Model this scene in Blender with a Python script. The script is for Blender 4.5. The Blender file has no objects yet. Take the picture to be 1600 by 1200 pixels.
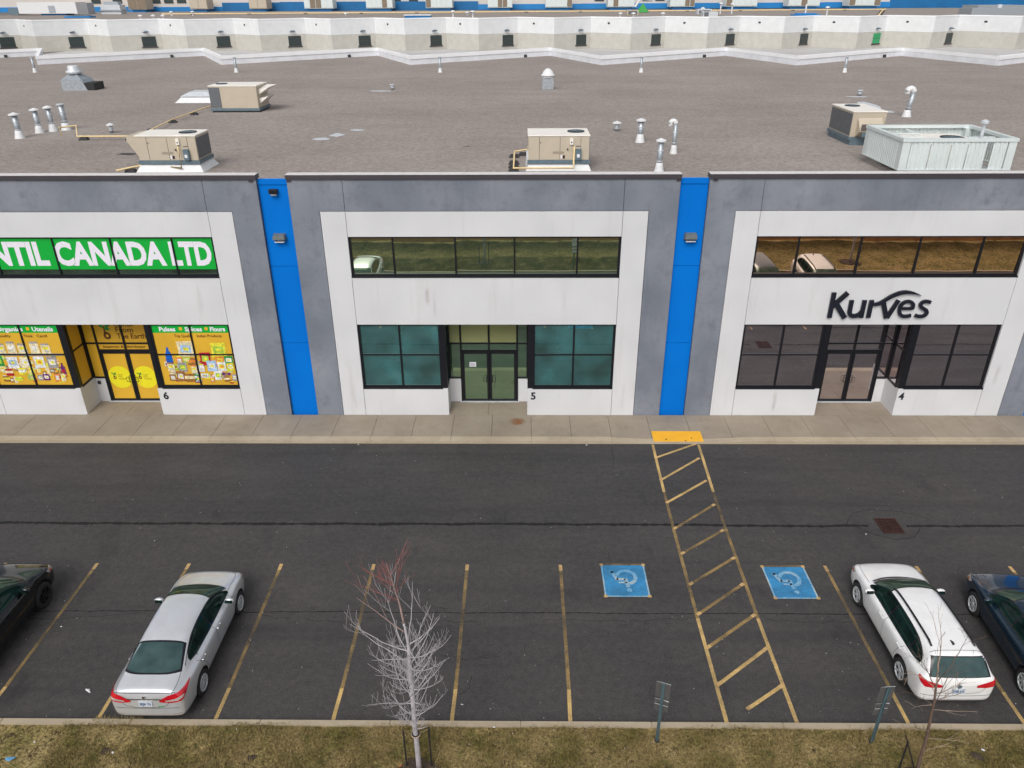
import bpy, bmesh, math, random
import numpy as np
from mathutils import Vector, Matrix
from mathutils.bvhtree import BVHTree

rnd = random.Random(7)
scene = bpy.context.scene
COL = scene.collection
R = math.radians

# ------------------------------------------------------------------ camera
cam_d = bpy.data.cameras.new("camera"); cam = bpy.data.objects.new("camera", cam_d); COL.objects.link(cam)
scene.camera = cam
cam_d.sensor_width = 36.0; cam_d.lens = 26.92; cam_d.clip_end = 5000; cam_d.clip_start = 0.2
_p, _y, _r = 0.471, 0.013, -0.0052
_fw = Vector((-math.sin(_y)*math.cos(_p), math.cos(_y)*math.cos(_p), -math.sin(_p)))
_rt = Vector((math.cos(_y), math.sin(_y), 0)); _up = _rt.cross(_fw)
_R = _rt*math.cos(_r) + _up*math.sin(_r); _U = _up*math.cos(_r) - _rt*math.sin(_r)
m = Matrix((_R, _U, -_fw)).transposed().to_4x4(); m.translation = Vector((0, 0, 15.045))
cam.matrix_world = m

# ------------------------------------------------------------------ sky, sun, exposure
SUN_EL, SUN_AZ = R(46), R(196)          # azimuth clockwise from +Y
world = bpy.data.worlds.new("World"); scene.world = world; world.use_nodes = True
wn = world.node_tree; wn.nodes.clear()
sky = wn.nodes.new('ShaderNodeTexSky'); sky.sky_type = 'NISHITA'; sky.sun_disc = False
sky.sun_elevation = SUN_EL; sky.sun_rotation = SUN_AZ; sky.air_density = 1.0; sky.dust_density = 4.0; sky.ozone_density = 1.0
hs = wn.nodes.new('ShaderNodeHueSaturation'); hs.inputs['Saturation'].default_value = 0.22
bgn = wn.nodes.new('ShaderNodeBackground'); bgn.inputs['Strength'].default_value = 0.142
wo = wn.nodes.new('ShaderNodeOutputWorld')
wn.links.new(sky.outputs[0], hs.inputs['Color']); wn.links.new(hs.outputs[0], bgn.inputs['Color']); wn.links.new(bgn.outputs[0], wo.inputs[0])
sun_d = bpy.data.lights.new("sun", 'SUN'); sun_d.energy = 1.15; sun_d.angle = R(30); sun_d.color = (1.0, 0.97, 0.93)
sun = bpy.data.objects.new("sun", sun_d); COL.objects.link(sun)
sd = Vector((math.sin(SUN_AZ)*math.cos(SUN_EL), math.cos(SUN_AZ)*math.cos(SUN_EL), math.sin(SUN_EL)))
sun.rotation_euler = sd.to_track_quat('Z', 'Y').to_euler(); sun.location = (0, 0, 60)
scene.render.engine = 'CYCLES'
scene.view_settings.view_transform = 'Standard'; scene.view_settings.look = 'None'
scene.view_settings.exposure = 0.0; scene.view_settings.gamma = 1.0; scene.view_settings.use_curve_mapping = False

# ------------------------------------------------------------------ materials
class NT:
    def __init__(s, name):
        s.m = bpy.data.materials.new(name); s.m.use_nodes = True
        s.t = s.m.node_tree; s.t.nodes.clear()
        s.out = s.t.nodes.new('ShaderNodeOutputMaterial')
    def n(s, typ, **kw):
        nd = s.t.nodes.new(typ)
        for k, v in kw.items():
            if hasattr(nd, k): setattr(nd, k, v)
            else: nd.inputs[k.replace('_', ' ')].default_value = v
        return nd
    def l(s, a, b): s.t.links.new(a, b)
    def pos(s, scale=(1, 1, 1), obj=False):
        mp = s.n('ShaderNodeMapping'); mp.inputs['Scale'].default_value = scale
        if obj: s.l(s.n('ShaderNodeTexCoord').outputs['Object'], mp.inputs[0])
        else: s.l(s.n('ShaderNodeNewGeometry').outputs['Position'], mp.inputs[0])
        return mp.outputs[0]
    def noise(s, vec, scale, detail=4, rough=0.6, lo=0.3, hi=0.7, dist=0.0):
        t = s.n('ShaderNodeTexNoise'); t.inputs['Scale'].default_value = scale; t.inputs['Detail'].default_value = detail
        t.inputs['Roughness'].default_value = rough; t.inputs['Distortion'].default_value = dist; s.l(vec, t.inputs['Vector'])
        r = s.n('ShaderNodeMapRange'); r.inputs['From Min'].default_value = lo; r.inputs['From Max'].default_value = hi
        s.l(t.outputs['Fac'], r.inputs['Value']); return r.outputs[0]
    def mix(s, fac, a, b, blend='MIX'):
        x = s.n('ShaderNodeMix'); x.data_type = 'RGBA'; x.blend_type = blend
        if isinstance(fac, (int, float)): x.inputs[0].default_value = fac
        else: s.l(fac, x.inputs[0])
        for v, i in ((a, 6), (b, 7)):
            if isinstance(v, tuple): x.inputs[i].default_value = (*v, 1)
            else: s.l(v, x.inputs[i])
        return x.outputs[2]
    def math(s, op, a, b=0.0):
        x = s.n('ShaderNodeMath', operation=op)
        for v, i in ((a, 0), (b, 1)):
            if isinstance(v, (int, float)): x.inputs[i].default_value = v
            else: s.l(v, x.inputs[i])
        return x.outputs[0]
    def done(s, col, rough=0.7, metal=0.0, bump=None, bstr=0.3, bdist=0.01, spec=0.5, coat=0.0, coat_rough=0.03):
        b = s.n('ShaderNodeBsdfPrincipled')
        for v, k in ((col, 'Base Color'), (rough, 'Roughness'), (metal, 'Metallic'), (spec, 'Specular IOR Level')):
            if isinstance(v, tuple): b.inputs[k].default_value = (*v, 1)
            elif isinstance(v, (int, float)): b.inputs[k].default_value = v
            else: s.l(v, b.inputs[k])
        b.inputs['Coat Weight'].default_value = coat; b.inputs['Coat Roughness'].default_value = coat_rough
        if bump is not None:
            bm = s.n('ShaderNodeBump'); bm.inputs['Strength'].default_value = bstr; bm.inputs['Distance'].default_value = bdist
            s.l(bump, bm.inputs['Height']); s.l(bm.outputs[0], b.inputs['Normal'])
        s.l(b.outputs[0], s.out.inputs[0]); s.bsdf = b
        return s.m

def sc(c, k): return tuple(min(1, x*k) for x in c)
def plain(name, col, rough=0.6, metal=0.0, var=0.12, scale=6.0, bstr=0.0, obj=True, coat=0.0, spec=0.5, fine=0.0):
    s = NT(name); v = s.pos(obj=obj)
    c = s.mix(s.noise(v, scale, 5), sc(col, 1-var), sc(col, 1+var))
    if fine: c = s.mix(s.noise(v, scale*18, 2, 0.5), s.mix(fine, c, (0, 0, 0)), c)
    return s.done(c, rough, metal, bump=s.noise(v, scale*5, 4) if bstr else None, bstr=bstr, coat=coat, spec=spec)

def mat_asphalt():
    s = NT('asphalt_pavement'); v = s.pos()
    lane = s.n('ShaderNodeSeparateXYZ'); s.l(v, lane.inputs[0])
    big = s.noise(v, 0.22, 5, 0.6, 0.36, 0.64); mid = s.noise(s.pos((0.35, 1, 1)), 1.1, 4, 0.6)
    fine = s.noise(v, 26, 4, 0.85, 0.38, 0.66); spk = s.noise(v, 24, 1, 0.5, 0.72, 0.78)
    old = s.n('ShaderNodeMapRange'); old.inputs['From Min'].default_value = 19.62; old.inputs['From Max'].default_value = 19.74
    s.l(lane.outputs[1], old.inputs['Value'])
    c = s.mix(big, (0.039, 0.037, 0.037), (0.072, 0.064, 0.061))
    c = s.mix(old.outputs[0], c, s.mix(big, (0.030, 0.030, 0.033), (0.058, 0.051, 0.050)))
    c = s.mix(s.math('MULTIPLY', mid, 0.45), c, (0.03, 0.029, 0.031))
    c = s.mix(fine, s.mix(0.30, c, (0.008, 0.008, 0.008)), s.mix(0.50, c, (0.125, 0.118, 0.116)))
    c = s.mix(s.math('MULTIPLY', spk, 0.8), c, (0.22, 0.21, 0.20))
    mot = s.noise(v, 5.5, 5, 0.75, 0.38, 0.64)
    c = s.mix(mot, s.mix(0.22, c, (0.010, 0.010, 0.010)), s.mix(0.13, c, (0.13, 0.12, 0.115)))
    oil = s.noise(s.pos((0.9, 0.45, 1)), 0.75, 4, 0.6, 0.60, 0.76)
    c = s.mix(s.math('MULTIPLY', oil, 0.55), c, (0.016, 0.016, 0.017))
    pale = s.noise(s.pos((0.5, 1, 1)), 0.5, 3, 0.6, 0.58, 0.74)
    c = s.mix(s.math('MULTIPLY', pale, 0.30), c, (0.11, 0.10, 0.095))
    band = s.noise(s.pos((0.06, 1.3, 1)), 0.8, 3, 0.55, 0.52, 0.72)
    c = s.mix(s.math('MULTIPLY', band, 0.4), c, (0.026, 0.026, 0.028))
    return s.done(c, s.mix(mid, (0.62,)*3, (0.85,)*3), bump=fine, bstr=0.5, bdist=0.006, spec=0.4)

def mat_concrete(name, a, b, crack=False, sc_=1.0, dirt=0.35):
    s = NT(name); v = s.pos()
    c = s.mix(s.noise(v, 0.7*sc_, 5), a, b)
    c = s.mix(s.math('MULTIPLY', s.noise(v, 3.5*sc_, 6, 0.7, 0.5, 0.75), dirt), c, sc(a, 0.55))
    c = s.mix(s.math('MULTIPLY', s.noise(v, 70, 2), 0.25), c, sc(a, 0.7))
    return s.done(c, 0.85, bump=s.noise(v, 45, 3), bstr=0.25, bdist=0.004, spec=0.3)

def mat_panel(name, a, b, dk, amt, vert=0.0, spec=0.3):
    """painted precast panel: cloudy mottling, faint vertical run marks"""
    s = NT(name); v = s.pos()
    c = s.mix(s.noise(v, 0.55, 5, 0.62, 0.32, 0.68), a, b)
    c = s.mix(s.math('MULTIPLY', s.noise(v, 2.2, 6, 0.65, 0.45, 0.72), amt), c, dk)
    st = s.noise(s.pos((1, 1, 0.10)), 3.0, 5, 0.6, 0.56, 0.80)
    c = s.mix(s.math('MULTIPLY', st, vert), c, dk)
    return s.done(c, 0.8, bump=s.noise(v, 30, 4), bstr=0.12, bdist=0.004, spec=spec)

def mat_gravel_roof():
    s = NT('gravel_roof'); v = s.pos()
    c = s.mix(s.noise(v, 0.12, 5, 0.6), (0.33, 0.285, 0.26), (0.42, 0.37, 0.34))
    c = s.mix(s.math('MULTIPLY', s.noise(s.pos((0.2, 1, 1)), 0.6, 5, 0.6, 0.45, 0.75), 0.40), c, (0.27, 0.215, 0.185))
    f = s.noise(v, 6.5, 6, 0.9, 0.36, 0.64); c = s.mix(f, s.mix(0.50, c, (0.02, 0.015, 0.012)), s.mix(0.16, c, (0.6, 0.58, 0.56)))
    return s.done(c, 0.95, bump=f, bstr=0.25, bdist=0.006, spec=0.05)

def mat_glass(name, base, base2, tint, fac, var=0.3, scale=0.5, wob=0.02, ior=1.5):
    s = NT(name); v = s.pos()
    d = s.n('ShaderNodeBsdfDiffuse'); s.l(s.mix(s.noise(v, scale, 3, 0.5), base, base2), d.inputs[0])
    g = s.n('ShaderNodeBsdfGlossy'); g.inputs['Color'].default_value = (*tint, 1); g.inputs['Roughness'].default_value = 0.012
    if wob:
        bm = s.n('ShaderNodeBump'); bm.inputs['Strength'].default_value = wob; bm.inputs['Distance'].default_value = 0.05
        s.l(s.noise(v, 0.8, 1, 0.4, 0, 1), bm.inputs['Height']); s.l(bm.outputs[0], g.inputs['Normal'])
    fr = s.n('ShaderNodeFresnel'); fr.inputs[0].default_value = ior
    f = s.math('MAXIMUM', fr.outputs[0], fac)
    mx = s.n('ShaderNodeMixShader'); s.l(f, mx.inputs[0]); s.l(d.outputs[0], mx.inputs[1]); s.l(g.outputs[0], mx.inputs[2])
    s.l(mx.outputs[0], s.out.inputs[0]); return s.m

def mat_carpaint(name, col, metal, rough, coat=1.0):
    s = NT(name); v = s.pos(obj=True)
    c = s.mix(s.noise(v, 3, 4), sc(col, 0.94), sc(col, 1.05))
    c = s.mix(s.math('MULTIPLY', s.noise(s.pos((1, 1, 1), True), 9, 5, 0.7, 0.5, 0.8), 0.10), c, sc(col, 0.55))
    return s.done(c, rough, metal, coat=coat)

def mat_worn_paint(name, col, under, amount):
    s = NT(name); v = s.pos()
    a = s.noise(v, 1.1, 3, 0.6, 0.36, 0.62); b = s.noise(v, 34, 3, 0.7, 0.40, 0.60)
    w = s.math('MULTIPLY', s.math('ADD', s.math('MULTIPLY', a, 0.55), s.math('MULTIPLY', b, 0.5)), amount)
    c = s.mix(s.noise(v, 5, 4), sc(col, 0.8), sc(col, 1.1))
    return s.done(s.mix(w, c, under), 0.8, bump=b, bstr=0.2, bdist=0.003, spec=0.3)

def mat_grass(name, blades=False):
    s = NT(name); v = s.pos()
    c = s.mix(s.noise(v, 1.1, 4, 0.6, 0.35, 0.65), (0.33, 0.275, 0.095), (0.66, 0.50, 0.235))
    c = s.mix(s.noise(v, 15, 5, 0.8, 0.40, 0.62), s.mix(0.68, c, (0.045, 0.036, 0.012)), c)
    c = s.mix(s.math('MULTIPLY', s.noise(v, 3.6, 4, 0.6, 0.56, 0.72), 0.7), c, (0.17, 0.185, 0.05) )
    if not blades: c = s.mix(s.noise(v, 7, 5, 0.7, 0.5, 0.66), c, (0.07, 0.05, 0.028))
    return s.done(c, 0.9, bump=s.noise(v, 18, 4), bstr=0.9, bdist=0.05, spec=0.15)

M = dict(
    asphalt=mat_asphalt(), gravel=mat_gravel_roof(),
    slab=mat_concrete('sidewalk_concrete', (0.265, 0.222, 0.172), (0.345, 0.295, 0.235)),
    kerb=mat_concrete('kerb_concrete', (0.39, 0.325, 0.235), (0.48, 0.405, 0.30)),
    court=mat_concrete('court_concrete', (0.48, 0.47, 0.46), (0.58, 0.57, 0.56), sc_=0.1),
    white=mat_panel('white_panel', (0.60, 0.605, 0.625), (0.68, 0.685, 0.70), (0.46, 0.44, 0.42), 0.16, 0.32),
    grey=mat_panel('grey_panel', (0.165, 0.185, 0.225), (0.265, 0.283, 0.322), (0.125, 0.138, 0.17), 0.7, 0.45),
    blue=mat_panel('blue_panel', (0.0, 0.155, 0.60), (0.0, 0.175, 0.66), (0.0, 0.14, 0.54), 0.3, 0.1, 0.12),
    joint=plain('joint_dark', (0.02, 0.022, 0.03), 0.8), backing=plain('backing_dark', (0.03, 0.032, 0.04), 0.9),
    frame=plain('window_frame_black', (0.012, 0.013, 0.018), 0.4, 0.3, spec=0.5),
    coping=plain('coping_metal', (0.085, 0.075, 0.085), 0.45, 0.5, var=0.1, scale=1.0, obj=False),
    copt=plain('coping_painted_highlight', (0.72, 0.69, 0.69), 0.5, 0.1, var=0.1, obj=False),  # sky brightness on the coping's upper face, painted in as pale colour
    galv=plain('galvanised', (0.42, 0.46, 0.50), 0.45, 0.6, var=0.2, scale=9),
    galvl=plain('pale_metal', (0.60, 0.63, 0.66), 0.5, 0.2, var=0.12, scale=5),
    whitemetal=plain('white_metal', (0.72, 0.73, 0.74), 0.5, 0.0, var=0.06, scale=3, fine=0.05),
    beige=plain('beige_sheet', (0.50, 0.435, 0.34), 0.55, 0.0, var=0.05, scale=2),
    cream=plain('cream_sheet', (0.84, 0.80, 0.74), 0.5, 0.0, var=0.05, scale=2),
    screen=plain('screen_sheet', (0.66, 0.72, 0.715), 0.5, 0.1, var=0.05, scale=2),
    slate=plain('slate_metal', (0.14, 0.20, 0.24), 0.5, 0.3, var=0.15),
    dark=plain('dark_plastic', (0.02, 0.02, 0.022), 0.6), rubber=plain('rubber', (0.018, 0.018, 0.019), 0.85, bstr=0.2),
    coil=plain('coil_grille', (0.15, 0.16, 0.175), 0.6, 0.4),
    gas=plain('gas_pipe_yellow', (0.80, 0.62, 0.33), 0.55), label=plain('pale_label', (0.75, 0.75, 0.77), 0.5),
    membrane=plain('white_membrane', (0.78, 0.80, 0.84), 0.7, 0.0, var=0.10, scale=0.8, obj=False),
    membranet=plain('white_coping', (0.93, 0.94, 0.96), 0.5, 0.0, var=0.04, scale=0.8, obj=False),
    farwhite=mat_panel('far_white', (0.68, 0.69, 0.70), (0.75, 0.76, 0.77), (0.58, 0.57, 0.56), 0.1, 0.25),
    farbeige=mat_panel('far_beige', (0.50, 0.485, 0.44), (0.58, 0.56, 0.51), (0.36, 0.34, 0.30), 0.3, 0.35),
    farcream=plain('far_cream', (0.62, 0.57, 0.52), 0.8, var=0.08, scale=0.05, obj=False),
    farblue=plain('far_blue', (0.003, 0.13, 0.34), 0.5, var=0.15, scale=0.1, obj=False),
    farblue2=plain('far_blue_light', (0.01, 0.20, 0.52), 0.5, var=0.12, scale=0.1, obj=False),
    fardoor=plain('loading_door_dark', (0.03, 0.045, 0.045), 0.4), fargreen=plain('loading_door_green', (0.01, 0.33, 0.12), 0.4),
    g5u=mat_glass('green_glass_upper', (0.03, 0.06, 0.045), (0.05, 0.09, 0.065), (0.80, 0.90, 0.68), 0.58),
    g5l=mat_glass('green_glass_lower', (0.014, 0.045, 0.042), (0.05, 0.18, 0.19), (0.6, 0.85, 0.78), 0.30, scale=0.75),
    g5t=mat_glass('transom_glass_painted_glow', (0.26, 0.28, 0.12), (0.35, 0.36, 0.17), (0.7, 0.75, 0.5), 0.15),  # yellowish base colour paints in the glow of lamps indoors
    g5d=mat_glass('green_glass_door', (0.035, 0.075, 0.05), (0.05, 0.10, 0.07), (0.6, 0.8, 0.55), 0.45),
    g4u=mat_glass('bronze_glass_upper', (0.012, 0.01, 0.009), (0.02, 0.016, 0.014), (0.92, 0.70, 0.55), 0.82),
    g4l=mat_glass('bronze_glass_lower', (0.028, 0.022, 0.026), (0.05, 0.038, 0.044), (0.88, 0.80, 0.82), 0.76),
    g6=mat_glass('green_glass_dark', (0.01, 0.02, 0.018), (0.03, 0.06, 0.05), (0.5, 0.6, 0.55), 0.25, scale=2.0),
    vg=plain('vinyl_green', (0.003, 0.40, 0.045), 0.35, var=0.04, obj=False), vy=plain('vinyl_amber', (0.68, 0.40, 0.035), 0.35, var=0.08, scale=0.8, obj=False),
    vw=plain('vinyl_white', (0.80, 0.78, 0.86), 0.4, var=0.02), vyl=plain('vinyl_yellow', (0.80, 0.72, 0.02), 0.35, var=0.04),
    vbr=plain('vinyl_brown', (0.12, 0.04, 0.008), 0.5), vmix=None,
    letter=plain('letter_black', (0.010, 0.012, 0.022), 0.35),
    yel=mat_worn_paint('yellow_line_paint', (0.74, 0.50, 0.19), (0.11, 0.09, 0.06), 0.80),
    yelm=mat_worn_paint('yellow_line_paint_mid', (0.40, 0.265, 0.10), (0.07, 0.06, 0.045), 1.05),
    yelf=mat_worn_paint('yellow_line_paint_faded', (0.27, 0.185, 0.08), (0.055, 0.048, 0.042), 1.15),
    yelb=mat_worn_paint('yellow_line_paint_fresh', (0.72, 0.47, 0.20), (0.12, 0.09, 0.06), 0.70),
    tact=plain('tactile_yellow', (0.83, 0.42, 0.02), 0.6, var=0.06, scale=3),
    bluep=mat_worn_paint('blue_marking_paint', (0.05, 0.31, 0.64), (0.03, 0.10, 0.17), 0.80),
    whitep=mat_worn_paint('white_marking_paint', (0.55, 0.56, 0.46), (0.07, 0.30, 0.55), 1.2),
    crack=plain('crack_dark', (0.008, 0.008, 0.009), 0.9, obj=False), crack2=plain('crack_soft', (0.022, 0.021, 0.021), 0.9, obj=False),
    rust=plain('rusty_iron', (0.050, 0.017, 0.012), 0.8, 0.2, var=0.4, scale=14, bstr=0.3),
    dirt=plain('bare_soil', (0.06, 0.042, 0.028), 0.95, bstr=0.4, var=0.4, scale=9),
    grass=mat_grass('turf'), blade=mat_grass('grass_blades', True),
    fence=plain('fence_wood', (0.58, 0.30, 0.13), 0.8, var=0.25, scale=1.6, obj=False),
    bark=plain('pale_bark', (0.44, 0.415, 0.44), 0.8, var=0.2, scale=10, bstr=0.2), barkr=plain('red_twig_bark', (0.26, 0.085, 0.075), 0.7, var=0.3, scale=4),
    barkm=plain('pinkish_bark', (0.34, 0.24, 0.22), 0.8, var=0.2, scale=8), barkd=plain('brown_bark', (0.13, 0.085, 0.065), 0.85, var=0.3, scale=9, bstr=0.2),
    barkl=plain('tan_twig_bark', (0.34, 0.25, 0.19), 0.85, var=0.3, scale=6),
    postm=plain('sign_post_steel', (0.12, 0.19, 0.22), 0.5, 0.4, var=0.2), plate=plain('sign_back_aluminium', (0.11, 0.11, 0.11), 0.6, 0.3, var=0.1),
    litter=plain('litter_white', (0.75, 0.76, 0.78), 0.6), litterb=plain('litter_blue', (0.12, 0.35, 0.6), 0.5), littero=plain('litter_orange', (0.8, 0.25, 0.06), 0.5),
    silver=mat_carpaint('silver_car_paint', (0.68, 0.70, 0.735), 0.40, 0.33), whitec=mat_carpaint('white_car_paint', (0.86, 0.86, 0.86), 0.0, 0.35),
    bluec=mat_carpaint('navy_car_paint', (0.006, 0.028, 0.055), 0.45, 0.25), blackc=mat_carpaint('black_car_paint', (0.002, 0.0025, 0.004), 0.0, 0.12, 0.5),
    cglass=mat_glass('car_glass_dark', (0.004, 0.008, 0.008), (0.008, 0.028, 0.023), (0.6, 0.75, 0.72), 0.035, scale=3.5, wob=0, ior=1.15),
    cglassr=mat_glass('car_glass_rear', (0.022, 0.045, 0.047), (0.045, 0.085, 0.085), (0.7, 0.85, 0.85), 0.06, scale=3.0, wob=0, ior=1.25),
    cwind=mat_glass('car_windscreen', (0.015, 0.035, 0.024), (0.06, 0.095, 0.065), (0.7, 0.85, 0.8), 0.08, scale=3.0, wob=0, ior=1.25),
    trim=plain('black_trim', (0.006, 0.006, 0.010), 0.3), chrome=plain('chrome', (0.7, 0.7, 0.72), 0.15, 1.0), rim=plain('alloy_rim', (0.70, 0.73, 0.75), 0.35, 0.5),
    rimb=plain('black_rim', (0.015, 0.015, 0.016), 0.35, 0.3), tail=plain('tail_light_red', (0.55, 0.006, 0.02), 0.12, var=0.25, scale=9, coat=1.0),
    lens=plain('clear_lens', (0.6, 0.55, 0.52), 0.1, 0.3, coat=1.0), amber=plain('amber_lens', (0.6, 0.14, 0.05), 0.15, coat=1.0), plateb=plain('plate_white', (0.6, 0.66, 0.72), 0.4),
    plateink=plain('plate_ink', (0.05, 0.12, 0.30), 0.5), seam=plain('panel_seam', (0.03, 0.03, 0.035), 0.6),
)
def flatmat(name, col, rough=0.4): return plain(name, col, rough, var=0.42, scale=13)
PR = [flatmat('print_'+n, c) for n, c in dict(cream=(0.75, 0.62, 0.38), white=(0.72, 0.72, 0.75), orange=(0.75, 0.22, 0.04), red=(0.45, 0.01, 0.03), brown=(0.30, 0.13, 0.03),
      yellow=(0.78, 0.66, 0.05), lime=(0.35, 0.55, 0.06), green=(0.03, 0.28, 0.05), purple=(0.14, 0.02, 0.16), grey=(0.32, 0.30, 0.30), blue=(0.004, 0.10, 0.48), paleblue=(0.35, 0.5, 0.7)).items()]
PN = ['cream', 'white', 'orange', 'red', 'brown', 'yellow', 'lime', 'green', 'purple', 'grey', 'blue', 'paleblue']

# ------------------------------------------------------------------ mesh helpers
OFF = {}
def tag(o, label=None, cat=None, group=None, kind=None):
    if label: o['label'] = label
    if cat: o['category'] = cat
    if group: o['group'] = group
    if kind: o['kind'] = kind
    return o
def thing(name, loc, label, cat, group=None, rz=0.0):
    o = bpy.data.objects.new(name, None); COL.objects.link(o); o.location = loc; o.rotation_euler[2] = rz
    o.empty_display_size = 0.2
    OFF[o.name] = Vector((0, 0, 0)) if rz else Vector(loc)
    return tag(o, label, cat, group)
class MB:
    def __init__(s): s.v = []; s.f = []
    def add(s, vs, fs):
        b = len(s.v); s.v += [tuple(v) for v in vs]; s.f += [tuple(i+b for i in f) for f in fs]; return s
    def box(s, x0, x1, y0, y1, z0, z1):
        return s.add([(x0, y0, z0), (x1, y0, z0), (x1, y1, z0), (x0, y1, z0), (x0, y0, z1), (x1, y0, z1), (x1, y1, z1), (x0, y1, z1)],
                     [(0, 3, 2, 1), (4, 5, 6, 7), (0, 1, 5, 4), (1, 2, 6, 5), (2, 3, 7, 6), (3, 0, 4, 7)])
    def hexa(s, p):      # 8 points, bottom 4 ccw, top 4
        return s.add(p, [(0, 3, 2, 1), (4, 5, 6, 7), (0, 1, 5, 4), (1, 2, 6, 5), (2, 3, 7, 6), (3, 0, 4, 7)])
    def quad(s, *p): return s.add(p, [tuple(range(len(p)))])
    def tube(s, pts, rads, n=8, cap=True):
        pts = [Vector(p) for p in pts]
        if not hasattr(rads, '__len__'): rads = [rads]*len(pts)
        up = Vector((0, 0, 1)); rings = []
        for i, p in enumerate(pts):
            d = (pts[min(i+1, len(pts)-1)]-pts[max(i-1, 0)]).normalized()
            a = d.cross(up if abs(d.z) < 0.95 else Vector((1, 0, 0))).normalized(); b = d.cross(a)
            rings.append([p+(a*math.cos(2*math.pi*k/n)+b*math.sin(2*math.pi*k/n))*rads[i] for k in range(n)])
        vs = [v for r_ in rings for v in r_]; fs = []
        for i in range(len(pts)-1):
            for k in range(n): fs.append((i*n+k, i*n+(k+1) % n, (i+1)*n+(k+1) % n, (i+1)*n+k))
        if cap: fs += [tuple(range(n))[::-1], tuple((len(pts)-1)*n+k for k in range(n))]
        return s.add(vs, fs)
    def lathe(s, prof, c, n=16, axis='z'):     # prof: (r,h)
        vs = []; fs = []
        for r_, h in prof:
            for k in range(n):
                a = 2*math.pi*k/n; x, y = r_*math.cos(a), r_*math.sin(a)
                vs.append((c[0]+x, c[1]+y, c[2]+h) if axis == 'z' else (c[0]+x, c[1]+h, c[2]+y))
        for i in range(len(prof)-1):
            for k in range(n): fs.append((i*n+k, i*n+(k+1) % n, (i+1)*n+(k+1) % n, (i+1)*n+k))
        return s.add(vs, fs)
    def sheet(s, pts, z): return s.add([(x, y, z) for x, y in pts], [tuple(range(len(pts)))])
    def build(s, name, mat, parent=None, smooth=False, bevel=0.0, fix=False):
        o_ = OFF.get(parent.name, Vector((0, 0, 0))) if parent else Vector((0, 0, 0))
        me = bpy.data.meshes.new(name); me.from_pydata([(v[0]-o_.x, v[1]-o_.y, v[2]-o_.z) for v in s.v], [], s.f)
        if fix or bevel:
            bm = bmesh.new(); bm.from_mesh(me)
            bmesh.ops.recalc_face_normals(bm, faces=bm.faces)
            if bevel: bmesh.ops.bevel(bm, geom=list(bm.edges), offset=bevel, segments=2, affect='EDGES', clamp_overlap=True)
            bm.to_mesh(me); bm.free()
        if smooth: me.polygons.foreach_set('use_smooth', [True]*len(me.polygons))
        me.materials.append(mat); me.update()
        o = bpy.data.objects.new(name, me); COL.objects.link(o)
        if parent: o.parent = parent; OFF[o.name] = o_
        return o
def share(o, loc, parent=None, name=None, rz=None):
    c = o.copy(); COL.objects.link(c); c.location = loc
    if parent is not None: c.parent = parent
    if rz is not None: c.rotation_euler[2] = rz
    return c
def copy_tree(o, parent=None):
    c = o.copy(); COL.objects.link(c); c.parent = parent
    for ch in list(o.children): copy_tree(ch, c)
    return c
def text_mb(txt, x0, z0, h, y, width=None, bold=0.0, shear=0.0, thick=0.0, cap=0.70):
    """flat lettering in the XZ plane facing -Y; h = cap height; returns MB and width"""
    cu = bpy.data.curves.new('txt', 'FONT'); cu.body = txt; cu.size = h/cap; cu.offset = bold*h; cu.shear = shear; cu.extrude = thick; cu.resolution_u = 3
    ob = bpy.data.objects.new('txt', cu); COL.objects.link(ob)
    me = bpy.data.meshes.new_from_object(ob.evaluated_get(bpy.context.evaluated_depsgraph_get()))
    vs = [tuple(v.co) for v in me.vertices]; fs = [tuple(p.vertices) for p in me.polygons]
    bpy.data.objects.remove(ob); bpy.data.curves.remove(cu); bpy.data.meshes.remove(me)
    xs = [v[0] for v in vs]; a, b = min(xs), max(xs); k = width/(b-a) if width else 1.0
    mb = MB(); mb.add([(x0+(v[0]-a)*k, y-v[2], z0+v[1]) for v in vs], fs)
    return mb, (b-a)*k
# ================================================================== SETTING
def structure(o): o['kind'] = 'structure'; return o
mb = MB(); mb.sheet([(-1500, -1500), (1500, -1500), (1500, 3000), (-1500, 3000)], -0.03)
structure(mb.build('ground', plain('distant_ground', (0.16, 0.15, 0.14), 0.9, obj=False, scale=0.05)))
mb = MB(); mb.sheet([(-140, 60), (150, 60), (150, 268), (-140, 268)], -0.02)
structure(mb.build('loading_court', M['court']))
asph = MB().sheet([(-45, 12.14), (45, 12.14), (45, 24.60), (-45, 24.60)], 0.0).build('asphalt', M['asphalt']); structure(asph)

# --- painted lines
def strip(mb, a, b, w, z):
    a = Vector((*a, z)); b = Vector((*b, z)); d = (b-a).normalized(); n = Vector((-d.y, d.x, 0))*w/2
    mb.quad(a-n, b-n, b+n, a+n)
def marking(name, pts, w, mat, z=0.004):
    mb = MB(); strip(mb, pts[0], pts[1], w, z); return mb.build(name, mat, asph)
stalls = [-15.37, -12.62, -9.87, -7.12, -4.37, -1.60, 1.15, 8.95, 11.62, 14.35, 17.1, 19.85]
for i, x in enumerate(stalls):
    xf = x+0.02 if x < 8 else x
    for k_, (a, b, mt) in enumerate(((12.21, 13.2, 'yel'), (13.2, 14.6, 'yelm'), (14.6, 16.7, 'yelf'), (16.7, 17.5, 'yelm'))): marking('parking_line', [(x if k_ == 0 else xf, a), (xf, b)], 0.092, M[mt])
    marking('parking_line_end', [(xf, 17.5), (xf, 17.76)], 0.10, M['yelb'])
hl, hr = 4.82, 6.42
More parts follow.
